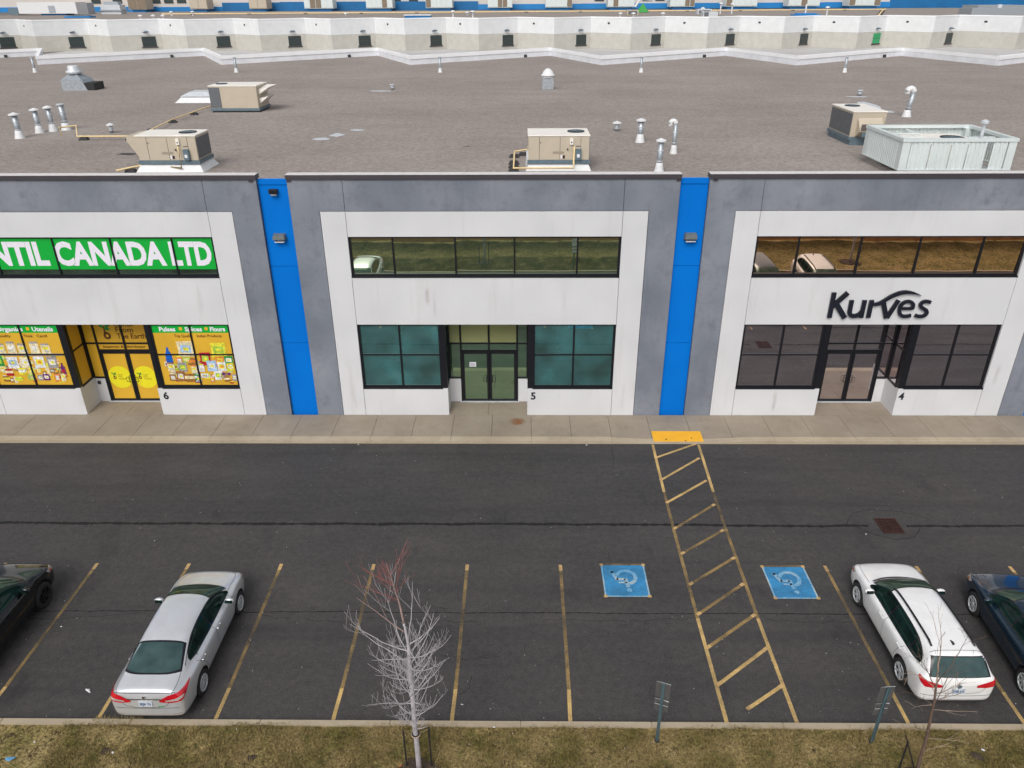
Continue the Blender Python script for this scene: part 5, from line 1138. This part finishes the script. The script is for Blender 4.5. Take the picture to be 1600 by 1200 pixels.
def build_sedan(loc, rz, label, paint, cropped=False):
    st = [(0.00, .68, .40, .76, .57, .88, .91), (0.05, .81, .28, .92, .64, 1.055, 1.09), (0.14, .85, .24, .95, .67, 1.09, 1.125), (0.36, .872, .20, .965, .69, 1.10, 1.145), (0.56, .88, .19, .97, .68, 1.12, 1.17), (0.88, .885, .19, .97, .635, 1.27, 1.33), (1.22, .885, .19, .965, .60, 1.40, 1.465),
          (2.05, .885, .19, .96, .595, 1.45, 1.525), (2.74, .885, .19, .95, .595, 1.42, 1.495), (3.14, .885, .19, .94, .63, 1.26, 1.33), (3.50, .882, .19, .93, .70, 1.05, 1.10), (3.66, .88, .19, .92, .72, .995, 1.04), (3.98, .87, .20, .87, .70, .92, .975), (4.30, .83, .22, .79, .64, .83, .88), (4.50, .74, .26, .68, .55, .71, .745), (4.60, .60, .33, .56, .42, .60, .625)]
    c = Car(loc, rz, label, 'car', paint, 4.62, st, .315, (1.00, 3.70), .885, .375)
    # side glass with trim border
    top = smooth_chain([(3.38, .9, 1.02), (3.10, .9, 1.22), (2.74, .9, 1.36), (2.05, .9, 1.395), (1.45, .9, 1.35), (1.12, .9, 1.25), (.95, .9, 1.14)])
    bot = [(3.38, .9, 1.005), (2.6, .9, 1.01), (1.9, .9, 1.02), (1.25, .9, 1.045), (.95, .9, 1.10)]
    c.patch('window_trim', [p+Vector((0, 0, .022)) for p in top], [Vector(p)-Vector((0, 0, .022)) for p in bot], M['trim'], .004, ray=(0, -1, 0), both=True)
    c.patch('side_window', top, bot, M['cglass'], .008, ray=(0, -1, 0), both=True)
    for x in (2.17, 1.22): c.line('pillar', [(x, .9, 1.0), (x-.02, .9, 1.2), (x-.04, .9, 1.36 if x > 2 else 1.24)], .05 if x > 2 else .02, M['trim'], .010, ray=(0, -1, 0), sm=False)
    # screens
    f_t = [(2.84-.07*(y/.5)**2, y, 1.6) for y in np.linspace(-.52, .52, 9)]; f_b = [(3.55-.16*(y/.66)**2, y, 1.6) for y in np.linspace(-.66, .66, 9)]
    c.patch('windscreen_border', [(x-.03, y*1.05, z) for x, y, z in f_t], [(x+.05, y*1.05, z) for x, y, z in f_b], M['trim'], .004, ray=(0, 0, -1)); c.patch('windscreen', f_t, f_b, M['cwind'], .008, ray=(0, 0, -1))
    r_t = [(1.19, y, 1.7) for y in np.linspace(-.52, .52, 9)]; r_b = [(.50+.13*(y/.62)**4, y, 1.6) for y in np.linspace(-.62, .62, 13)]
    c.patch('rear_window_border', [(x+.05, y*1.09, z) for x, y, z in r_t], [(x-.04, y*1.07, z) for x, y, z in r_b], M['trim'], .004, ray=(0, 0, -1)); c.patch('rear_window', [(x, y, z) for x, y, z in r_t], r_b, M['cglassr'], .008, ray=(0, 0, -1))
    # lamps
    c.patch('tail_light', [(.02, .33, .86), (.03, .54, .975), (.10, .76, 1.01), (.35, .87, 1.03), (.56, .885, 1.03)], [(.02, .33, .80), (.03, .56, .77), (.10, .79, .79), (.30, .885, .90), (.56, .89, 1.0)], M['tail'], .012, na=20, nb=5, both=True)
    c.patch('reversing_light', [(.02, .47, .85), (.06, .70, .88), (.16, .83, .90)], [(.02, .47, .81), (.06, .72, .82), (.17, .85, .87)], M['lens'], .016, na=10, nb=2, both=True)
    c.patch('headlight', [(4.15, .80, .80), (4.35, .72, .78), (4.48, .55, .72)], [(4.20, .84, .70), (4.42, .72, .66), (4.55, .50, .64)], M['lens'], .010, na=10, nb=4, both=True)
    c.patch('side_marker', [(4.28, .80, .76), (4.36, .76, .75)], [(4.30, .83, .70), (4.38, .77, .69)], M['amber'], .014, na=4, nb=3, both=True)
    c.line('chrome_strip', [(.0, -.40, .885), (-.02, 0, .895), (.0, .40, .885)], .028, M['chrome'], .018, both=False)
    c.line('boot_seam', [(.55, .70, 1.2), (.25, .69, 1.1), (.10, .62, 1.0), (.02, .55, .88), (.0, .50, .68), (.0, .3, .64)], .010, M['seam'], .003)
    c.line('boot_seam', [(.0, -.3, .62), (.0, .3, .62)], .010, M['seam'], .003, both=False, sm=False)
    c.line('boot_edge', [(.06, -.72, 1.03), (.0, -.3, 1.05), (.0, .3, 1.05), (.06, .72, 1.03)], .016, M['seam'], .002, both=False)
    c.line('bumper_crease_shade', [(.10, -.80, .60), (.0, -.4, .60), (.0, .4, .60), (.10, .80, .60)], .012, M['seam'], .002, both=False)  # dark line painted as the shade of a bumper crease
    c.patch('reflector', [(.03, .56, .42), (.08, .74, .44)], [(.03, .56, .395), (.08, .74, .415)], M['lens'], .006, na=6, nb=1, both=True)
    c.plate(.75, 'BEJM 176')
    return c
def common_seams(c, xa, xb, xc, zt, zlow, belt):
    # front edge of front door xa, between doors xb, rear door end xc
    c.line('door_seam', [(xa, .9, belt), (xa+.05, .9, .7), (xa+.02, .9, zlow)], .009, M['seam'], .003, ray=(0, -1, 0), sm=False)
    c.line('door_seam', [(xb, .9, belt), (xb, .9, zlow)], .009, M['seam'], .003, ray=(0, -1, 0), sm=False)
    c.line('door_seam', [(xc[0], .9, belt), (xc[1], .9, .72), (xc[2], .9, zlow+.1)], .009, M['seam'], .003, ray=(0, -1, 0))
    c.line('sill_line', [(xa-.05, .9, zlow), (xc[2], .9, zlow)], .009, M['seam'], .003, ray=(0, -1, 0), sm=False)

LX, LY = -8.50, 14.40
sed = build_sedan((LX, LY), R(90), 'silver four door sedan parked in the left stalls, rear towards the grass', M['silver'])
common_seams(sed, 3.28, 2.14, (1.05, 1.30, 1.42), 1, .32, .98)
sed.line('roof_channel', [(2.95, .60, 1.6), (2.5, .565, 1.6), (1.9, .56, 1.6), (1.4, .575, 1.6), (.75, .68, 1.6)], .018, M['trim'], .003, ray=(0, 0, -1))
sed.line('bonnet_seam', [(3.42, .74, 1.5), (3.9, .72, 1.5), (4.25, .66, 1.5), (4.42, .50, 1.5)], .009, M['seam'], .003, ray=(0, 0, -1))
sed.wheels(.315, .20, .875, 9, M['rim'], 0, 0); sed.mirror(3.02, .90, 1.04, M['silver'])
for x in (2.30, 1.28): sed.handle(x, .86, M['chrome'])
MB().add([(-2.335, .035*math.cos(2*math.pi*k/16), .965+.035*math.sin(2*math.pi*k/16)) for k in range(16)], [tuple(range(16))[::-1]]).build('emblem', M['chrome'], sed.t)
MB().box(-2.32, -2.315, -.40, -.27, .655, .675).build('badge', PR[PN.index('green')], sed.t)


def build_wagon(loc, rz, label, paint, rails=True, cat='car', rimm='rim', hz=1.0, r=.325, sty=1, nsp=5, plate='BPBR 816', archd=.055, trimarch=False, tw=.895):
    st = [(0.13, .70, .40, .68, .58, .78, .82), (0.17, .83, .29, .88, .67, .94, .97), (0.24, .87, .25, .95, .70, 1.05, 1.08), (0.36, .888, .22, .97, .69, 1.22, 1.26), (0.50, .893, .20, .97, .665, 1.39, 1.445), (0.68, .895, .20, .965, .63, 1.405, 1.465), (1.40, .898, .19, .96, .625, 1.43, 1.49),
          (2.20, .898, .19, .95, .62, 1.425, 1.49), (2.72, .898, .19, .94, .615, 1.375, 1.45), (3.08, .897, .19, .93, .67, 1.22, 1.29), (3.42, .895, .19, .92, .735, 1.03, 1.08), (3.58, .893, .19, .91, .75, .99, 1.03), (3.98, .88, .20, .86, .73, .935, .98), (4.30, .85, .22, .79, .67, .85, .89), (4.47, .77, .26, .70, .59, .74, .77), (4.55, .64, .32, .57, .46, .60, .63)]
    st = [(x, w, zb*(1+(hz-1)*2.2), zs*hz, wg, zg*hz, zt*hz) for x, w, zb, zs, wg, zg, zt in st]
    c = Car(loc, rz, label, cat, paint, 4.57, st, r, (1.03, 3.69), tw, r+archd)
    Z = lambda ch: [Vector((p[0], p[1], p[2]*hz)) for p in ch]
    top = smooth_chain(Z([(3.32, .9, .985), (3.05, .9, 1.20), (2.72, .9, 1.325), (2.1, .9, 1.365), (1.4, .9, 1.365), (1.0, .9, 1.33), (.72, .9, 1.24), (.60, .9, 1.12)]))
    bot = Z([(3.32, .9, .975), (2.6, .9, .985), (1.9, .9, .995), (1.1, .9, 1.01), (.80, .9, 1.025), (.60, .9, 1.07)])
    c.patch('window_trim', [p+Vector((0, 0, .02)) for p in top], [p-Vector((0, 0, .02)) for p in bot], M['trim'], .004, ray=(0, -1, 0), both=True, na=30)
    c.patch('side_window', top, bot, M['cglass'], .008, ray=(0, -1, 0), both=True, na=30)
    for x in (2.20, 1.12): c.line('pillar', Z([(x, .9, .99), (x-.03, .9, 1.36)]), .06, M['trim'], .010, ray=(0, -1, 0), sm=False)
    f_t = [(2.78-.07*(y/.5)**2, y, 2) for y in np.linspace(-.56, .56, 9)]; f_b = [(3.42-.17*(y/.68)**2, y, 2) for y in np.linspace(-.69, .69, 9)]
    c.patch('windscreen_border', [(x-.02, y*1.04, z) for x, y, z in f_t], [(x+.09, y*1.05, z) for x, y, z in f_b], M['trim'], .004, ray=(0, 0, -1)); c.patch('windscreen', f_t, f_b, M['cwind'], .008, ray=(0, 0, -1))
    r_t = [(.46, y, 1.375*hz) for y in np.linspace(-.55, .55, 9)]; r_b = [(.22, y, (1.01+.03*(abs(y)/.7)**3)*hz) for y in np.linspace(-.655, .655, 13)]
    c.patch('rear_window', r_t, r_b, M['cglassr'], .008, ray=(1, 0, -.6)); c.patch('rear_window_border', [(x, y*1.10, z+.03) for x, y, z in r_t], [(x, y*1.08, z-.02) for x, y, z in r_b], M['trim'], .004, ray=(1, 0, -.6))
    c.patch('tail_light', Z([(.04, .40, .85), (.06, .62, .925), (.12, .80, .975), (.36, .885, 1.0)]), Z([(.03, .40, .77), (.05, .62, .76), (.12, .80, .78), (.36, .89, .92)]), M['tail'], .012, na=18, nb=5, both=True)
    c.patch('headlight', Z([(4.05, .84, .80), (4.28, .78, .79), (4.44, .60, .73)]), Z([(4.15, .87, .71), (4.38, .78, .67), (4.52, .56, .63)]), M['lens'], .010, na=10, nb=4, both=True)
    c.patch('side_marker', Z([(4.20, .84, .77), (4.28, .80, .76)]), Z([(4.22, .86, .70), (4.32, .82, .69)]), M['amber'], .014, na=4, nb=3, both=True)
    c.line('tailgate_seam', Z([(.62, -.60, 1.6), (.60, 0, 1.6), (.62, .60, 1.6)]), .012, M['seam'], .003, ray=(0, 0, -1), both=False)
    c.line('tailgate_seam', Z([(.04, -.62, .78), (.02, -.55, .60), (.0, 0, .57), (.02, .55, .60), (.04, .62, .78)]), .010, M['seam'], .003, both=False)
    c.line('bumper_crease_shade', Z([(.14, -.86, .52), (.0, -.5, .50), (.0, .5, .50), (.14, .86, .52)]), .012, M['seam'], .002, both=False)  # crease shading drawn as a dark line to give the rear relief
    common_seams(c, 3.22, 2.16, (1.20, 1.36, 1.46), 1, .32*(1+(hz-1)*2), .97*hz)
    c.line('bonnet_seam', [(3.42, .78, 1.9), (3.9, .76, 1.9), (4.25, .70, 1.9), (4.40, .56, 1.9)], .009, M['seam'], .003, ray=(0, 0, -1))
    c.line('wiper_cowl', [(3.40, -.70, 1.9), (3.56, -.3, 1.9), (3.56, .3, 1.9), (3.40, .70, 1.9)], .07, M['trim'], .006, ray=(0, 0, -1), both=False)
    if rails:
        for sg in (1, -1):
            pts = []
            for x in np.linspace(.75, 2.75, 14):
                l, n, _, _ = c.bvh.ray_cast(Vector((x-2.285, sg*.50, 3)), Vector((0, 0, -1))); pts.append((l.x, l.y, l.z+(.045 if .8 < x < 2.7 else .0)))
            MB().tube(pts, .026, 6).build('roof_rail', M['trim'], c.t, smooth=True)
        l, n, _, _ = c.bvh.ray_cast(Vector((.85-2.285, 0, 3)), Vector((0, 0, -1)))
        MB().hexa([(l.x-.10, -.025, l.z-.01), (l.x+.08, -.02, l.z-.01), (l.x+.08, .02, l.z-.01), (l.x-.10, .025, l.z-.01), (l.x-.10, -.008, l.z+.06), (l.x-.04, -.008, l.z+.05), (l.x-.04, .008, l.z+.05), (l.x-.10, .008, l.z+.06)]).build('antenna_fin', M['trim'], c.t)
    c.wheels(r, .21, tw-.01, nsp, M[rimm], sty, 0); c.mirror(3.05, .91, 1.03*hz, paint)
    for x in (2.34, 1.32): c.handle(x, .86*hz, paint)
    if plate: c.plate(.66*hz, plate)
    l, n, _, _ = c.bvh.ray_cast(Vector((-3.5, 0, .80*hz)), Vector((1, 0, 0)))
    MB().add([(l.x-.012, .055*math.cos(2*math.pi*k/18), .80*hz+.055*math.sin(2*math.pi*k/18)) for k in range(18)], [tuple(range(18))[::-1]]).build('emblem', M['slate'], c.t)
    return c
wag = build_wagon((10.10, 14.80), R(90), 'white estate car with black roof rails parked beside the marked access aisle', M['whitec'])
blu = build_wagon((12.98, 14.40), R(86.0), 'dark navy car cut off by the right edge of the picture', M['bluec'], rails=False, plate=None, nsp=7, sty=0)
blk = build_wagon((-13.98, 14.60), R(90), 'black sport utility car with black wheels at the left edge', M['blackc'], rails=False, rimm='rimb', hz=1.09, r=.365, plate=None, nsp=6, archd=.06, sty=0)
# a second pale estate one stall on, mirrored in the bronze upper windows
w2 = copy_tree(wag.t); w2.location = (15.9, 14.7, 0); w2['label'] = 'white estate car past the navy one, seen only mirrored in the bronze windows'
# ================================================================== TREES, POSTS, SMALL THINGS
def limb(mb, rr, p, d, L, r0, depth, spread, up=.25, n=6, wig=.10, kids=(2, 4), tip=.0022):
    pts = [p]; q = Vector(p); dd = Vector(d).normalized()
    for k in range(n):
        dd = (dd+Vector((rr.uniform(-wig, wig), rr.uniform(-wig, wig), rr.uniform(-wig, wig)+up/n))).normalized(); q = q+dd*L/n; pts.append(q.copy())
    rads = [r0+(max(tip, r0*.25)-r0)*k/n for k in range(n+1)]
    mb.tube(pts, rads, 6 if r0 > .01 else 4, cap=False)
    if depth > 0:
        for k in range(rr.randint(*kids)):
            i = rr.randint(max(1, n//3), n-1); a = rr.uniform(0, 2*math.pi); side = Vector((math.cos(a), math.sin(a), rr.uniform(-.1, .5)))
            limb(mb, rr, pts[i], (dd*1.0+side*spread), L*rr.uniform(.35, .6), rads[i]*.6, depth-1, spread, up, max(3, n-2), wig, kids, tip)
    return pts
def trunk_pts(P, rad, jit, rr, n=5):
    out = []; ro = []
    for i in range(len(P)-1):
        for k in range(n):
            u = k/n; v = Vector(P[i]).lerp(Vector(P[i+1]), u); out.append(v+Vector((rr.uniform(-jit, jit), rr.uniform(-jit, jit), 0))); ro.append(rad[i]+(rad[i+1]-rad[i])*u)
    return out+[Vector(P[-1])], ro+[rad[-1]]
# silver sapling
rr = random.Random(17); base = Vector((-2.18, 10.86, .10))
t = thing('bare_tree', tuple(base), 'bare silvery young tree with red twig tips, staked at the bottom of the picture', 'tree')
P = [base, base+Vector((0, 0, 2.0)), base+Vector((.0, .05, 3.6)), base+Vector((-.02, .06, 4.0)), base+Vector((-.05, .07, 4.25))]
pts, rad = trunk_pts(P, [.060, .050, .034, .026, .021], .008, rr); MB().tube(pts, rad, 12).build('trunk', M['bark'], t, smooth=True)
P2 = [pts[-1], pts[-1]+Vector((-.07, .03, .55)), pts[-1]+Vector((-.14, .0, 1.0)), pts[-1]+Vector((-.22, .0, 1.45))]
pl, rl = trunk_pts(P2, [.021, .015, .009, .004], .006, rr); MB().tube(pl, rl, 8).build('leader', M['barkm'], t, smooth=True)
def at_h(z):
    for a, b, ra in zip(pts[:-1], pts[1:], rad):
        if a.z <= z <= b.z: return a.lerp(b, (z-a.z)/max(1e-6, b.z-a.z)), ra
    return pts[-1], rad[-1]
N = 56
for k in range(N):
    z = 1.50+2.35*(k/N)**.95; o_, ra = at_h(z); a = k*2.39996+rr.uniform(-.3, .3); el = rr.uniform(.0, .62)
    env = math.sin(math.pi*min(1, max(.12, (z-1.2)/4.6)))**.5
    L = (rr.uniform(.65, 1.35))*env
    if k < 5: L *= .6; el *= .5
    mb = MB(); limb(mb, rr, o_, (math.cos(a)*math.cos(el), math.sin(a)*math.cos(el), math.sin(el)*1.15), L, min(.0125, ra*.42), 2, .95, .85, 7, .16, (2, 4), .0026)
    mb.build('branch', M['bark'], t, smooth=True)
for k in range(13):      # red tips round the leader
    i = rr.randint(5, len(pl)-3); o_ = pl[i]; a = rr.uniform(0, 2*math.pi); el = rr.uniform(.45, 1.0)
    mb = MB(); limb(mb, rr, o_, (math.cos(a)*math.cos(el)-.1, math.sin(a)*math.cos(el), math.sin(el)), rr.uniform(.40, .80), .006, 1, .5, .2, 6, .09, (2, 4), .0028)
    mb.build('red_twig', M['barkr'], t, smooth=True)
o_, ra = at_h(4.1); mb = MB(); limb(mb, rr, o_, (-.70, .05, .62), 1.25, .012, 2, .45, .0, 8, .08, (2, 3), .003); mb.build('long_branch', M['barkm'], t, smooth=True)
for zz, ln_ in ((5, .9), (9, .75)):
    o_, ra = (pl[zz], .01); mb = MB(); limb(mb, rr, o_, (-.85, .1, .35), ln_, .008, 1, .5, .1, 7, .08, (3, 5), .0026); mb.build('red_twig', M['barkr'], t, smooth=True)
sap = t
def stake(x, y, h, lab, grp='stakes beside the young trees'):
    s_ = thing('tree_stake', (x, y, .1), lab, 'stake', grp)
    mb = MB().box(x-.018, x+.018, y-.004, y+.004, .05, h).box(x-.004, x+.004, y+.0042, y+.03, .05, h); mb.build('post', M['dark'], s_); return s_
stake(-2.47, 11.02, 1.25, 'dark metal stake left of the silvery tree trunk'); stake(-1.93, 11.02, 1.35, 'dark metal stake right of the silvery tree trunk')
k_ = thing('tree_tie', (-2.18, 10.88, 1.3), 'black rubber tie round the trunk of the silvery tree', 'tie')
tz, _ = at_h(1.35); MB().lathe([(.066, -.03), (.078, -.03), (.078, .03), (.066, .03)], tuple(tz), 16).build('collar', M['dark'], k_)
MB().lathe([(.085, 0), (.10, .012), (.085, .024)], tuple(tz+Vector((0, 0, -.012))), 16).build('wire_loop', M['barkl'], k_)
MB().tube([tz+Vector((0, 0, 0)), (-1.93, 11.02, 1.30)], .006, 4).build('wire', M['barkl'], k_)
# brown sapling
rr = random.Random(29); base = Vector((8.43, 10.86, .10))
t = thing('bare_tree', tuple(base), 'thin brown sapling with sparse twigs in front of the white estate car', 'tree')
P = [base, base+Vector((-.03, .02, 1.0)), base+Vector((-.10, .04, 2.0)), base+Vector((-.19, .05, 2.75))]
pts2, rad2 = trunk_pts(P, [.040, .034, .027, .020], .010, rr); MB().tube(pts2, rad2, 10).build('trunk', M['barkd'], t, smooth=True)
top = pts2[-1]
specs = [((-.16, 0, 1), 1.45, .016), ((.12, .1, 1), 1.35, .013), ((-.38, 0, 1), 1.35, .012), ((-.75, .1, .8), 1.0, .010), ((.25, .1, 1), 1.0, .010), ((.9, 0, .35), .75, .009), ((1, .1, .12), .9, .009), ((1, -.2, .25), .55, .007), ((-.9, .2, .45), .8, .009), ((-1, 0, .1), .6, .007), ((.5, .3, .8), 1.0, .009)]
for i, (d, L, r_) in enumerate(specs):
    o_ = pts2[-1-min(i//2, 4)]; mb = MB(); limb(mb, rr, o_, d, L*.92, r_, 2 if L > .9 else 1, .75, .15, 9, .2, (2, 4), .0030)
    mb.build('branch', M['barkd' if i % 3 else 'barkl'], t, smooth=True)
for z_, d in ((1.3, (1, 0, .1)), (1.5, (-1, .1, .2)), (1.0, (1, .1, .05)), (2.1, (1, 0, .2))):
    o_ = min(pts2, key=lambda p: abs(p.z-z_)); mb = MB(); limb(mb, rr, o_, d, .85, .008, 1, .5, .1, 7, .13, (1, 3), .0028); mb.build('branch', M['barkl'], t, smooth=True)
s_ = stake(8.12, 10.98, 1.05, 'dark upright stake left of the brown sapling trunk'); s2 = thing('tree_stake', (8.2, 10.95, .1), 'dark slanting bar tied between upright stake and brown sapling', 'stake', 'stakes beside the young trees')
MB().tube([(8.02, 10.98, 1.25), (8.40, 10.88, .25)], .017, 6).build('post', M['dark'], s2)
# saplings near the fence (mirrored in the windows)
for i, (x, y, rz) in enumerate(((19.0, 10.86, 2.2), (29.6, 10.86, 3.0))):
    c = copy_tree(sap); c.location = (x, y, .1); c.rotation_euler[2] = rz; c.scale = (.9, .9, .85)
    c['label'] = ['bare sapling beyond the right edge, seen mirrored in the bronze upper windows', 'bare sapling farthest to the right along the verge, beyond the picture'][i]
# sign posts
def sign_post(x, y, h, lab, yaw, lean=(0, 0)):
    t = thing('sign_post', (x, y, .1), lab, 'sign post', 'parking sign posts on the verge', rz=yaw); 
    lx, ly = lean
    f = lambda z: (lx*z/h, ly*z/h)
    mb = MB()
    for x0, x1, y0, y1 in ((-.03, .03, -.004, .004), (-.034, -.026, -.03, -.0042), (.026, .034, -.03, -.0042)):
        mb.hexa([(x0, y0, 0), (x1, y0, 0), (x1, y1, 0), (x0, y1, 0), (x0+lx, y0+ly, h), (x1+lx, y0+ly, h), (x1+lx, y1+ly, h), (x0+lx, y1+ly, h)])
    mb.build('post', M['postm'], t)
    for z0, z1, w, tl in ((h-.46, h-.01, .155, .012), (h-.64, h-.52, .15, .02), (h-.86, h-.68, .15, .0)):
        ax, ay = f((z0+z1)/2)
        MB().hexa([(ax-w, ay+.010, z0+tl), (ax+w, ay+.010, z0-tl), (ax+w, ay+.014, z0-tl), (ax-w, ay+.014, z0+tl), (ax-w, ay+.010, z1+tl), (ax+w, ay+.010, z1-tl), (ax+w, ay+.014, z1-tl), (ax-w, ay+.014, z1+tl)]).build('sign_plate', M['plate'], t)
        MB().box(ax-w, ax+w, ay+.0145, ay+.0155, z0+.01, z1-.01).build('sign_face', M['label'], t)
        MB().box(ax-w, ax+w, ay+.009, ay+.016, z1-.0, z1+.006).build('plate_edge', M['galvl'], t)
    MB().lathe([(.06, 0), (.05, .03), (.035, .05)], (0, 0, -.02), 10).build('footing', M['dark'], t)
sign_post(3.06, 11.72, 1.80, 'blue grey sign post with narrow plates at the verge left of the access aisle', R(-20), (.0, 0)); sign_post(7.84, 11.72, 1.72, 'blue grey sign post with three plates beside the sapling and white estate car', R(4), (.02, .0))
# catch basin
t = thing('drain_grate', (11.65, 19.67, 0), 'rusty square storm drain grate set in the cracked asphalt', 'drain')
c_, hw, th = Vector((11.65, 19.67)), .335, R(0)
mb = MB(); z0, z1 = .004, .022; w = .05
for a, b, c2, d in ((-hw, hw, -hw*1.1, -hw*1.1+w), (-hw, hw, hw*1.1-w, hw*1.1), (-hw, -hw+w, -hw*1.1+w, hw*1.1-w), (hw-w, hw, -hw*1.1+w, hw*1.1-w), (-.02, .02, -hw*1.1+w, hw*1.1-w)): mb.box(c_.x+a, c_.x+b, c_.y+c2, c_.y+d, z0, z1)
mb.build('frame', M['rust'], t); MB().box(c_.x-hw, c_.x+hw, c_.y-hw*1.1, c_.y+hw*1.1, .001, .003).build('pit', M['trim'], t)
for sx in (-1, 1):
    for k in range(8):
        x0 = c_.x+sx*.155; y = c_.y-.27+k*.075; MB().hexa([(x0-.125, y-.02-.03, .004), (x0+.125, y-.02+.03, .004), (x0+.125, y+.018+.03, .004), (x0-.125, y+.018-.03, .004), (x0-.125, y-.02-.03, .018), (x0+.125, y-.02+.03, .018), (x0+.125, y+.018+.03, .018), (x0-.125, y+.018-.03, .018)]).build('bar', M['rust'], t)
# litter
def litter(x, y, z, s_, mat, lab, seed, flat=.4):
    q = random.Random(seed); t = thing('litter', (x, y, z), lab, 'litter')
    mb = MB(); P = [(x+q.uniform(-1, 1)*s_, y+q.uniform(-.6, .6)*s_, z+q.uniform(0, flat)*s_) for _ in range(8)]
    bm = bmesh.new(); vs = [bm.verts.new(p) for p in P]; bmesh.ops.convex_hull(bm, input=vs); bm.verts.index_update()
    used = [v for v in bm.verts if v.link_faces]; idx = {v: i for i, v in enumerate(used)}
    mb.add([tuple(v.co) for v in used], [tuple(idx[v] for v in f.verts) for f in bm.faces]); bm.free(); mb.build('scrap', mat, t)
litter(-10.5, 13.08, .005, .10, M['litter'], 'crumpled white paper on the empty stall between the black and silver cars', 1)
litter(-11.2, 11.1, .13, .11, M['litterb'], 'pale blue plastic scrap on the grass at the lower left', 2); litter(-1.38, 12.73, .005, .05, M['litter'], 'small white scrap on the asphalt near the verge, right of the silvery tree', 3)
litter(2.45, 24.50, .005, .05, M['litter'], 'small pale scrap at the foot of the kerb below the middle unit', 4); litter(10.75, 19.24, .005, .035, M['litter'], 'tiny white square scrap left of the storm drain', 5)
litter(-2.62, 11.02, .13, .05, M['littero'], 'small orange scrap on the grass beside the silvery tree', 6); litter(-9.0, 11.3, .13, .06, M['litter'], 'white wrapper half sunk in bare soil behind the silver car', 7)
litter(-12.3, 15.2, .005, .03, M['litter'], 'white speck of paper between black car and empty stall line', 8); litter(-6.1, 24.52, .005, .045, M['litter'], 'white scrap against the kerb below the left blue strip', 9)
litter(-7.7, 12.25, .005, .05, M['postm'], 'dark teal scrap just behind the silver car rear bumper', 10); litter(-10.9, 11.55, .13, .04, M['litter'], 'thin white strip on the grass at the lower left', 11)
litter(-.6, 12.0, .16, .04, M['litter'], 'pale scrap on the verge kerb right of the silvery tree', 12); litter(10.2, 11.5, .13, .05, M['litter'], 'white scrap in the muddy patch behind the white estate car', 13)
rs = np.random.RandomState(3); mb = MB()
for k in range(300):
    x, y = rs.uniform(-17, 17), 12.3+12.1*rs.uniform()**1.3; s_ = rs.uniform(.004, .014); a = rs.uniform(0, 6)
    mb.add([(x+s_*math.cos(a+q*2.1), y+s_*math.sin(a+q*2.1), .003) for q in range(3)]+[(x, y, .003+s_)], [(0, 1, 2), (0, 3, 1), (1, 3, 2), (2, 3, 0)])
o = mb.build('grit', M['litter']); tag(o, 'scattered pale grit and crumbs over the dark asphalt', 'grit', kind='stuff')
mb = MB()
for k in range(70):
    x, y = rs.uniform(-10, 11), rs.uniform(10.3, 12.0); s_ = rs.uniform(.004, .013)
    mb.add([(x-s_, y, .13), (x+s_, y-.3*s_, .14), (x+.2*s_, y+s_, .16), (x, y, .17)], [(0, 1, 3), (1, 2, 3), (2, 0, 3)])
o = mb.build('verge_debris', M['litter']); tag(o, 'tiny pale debris caught in the grass', 'debris', kind='stuff')
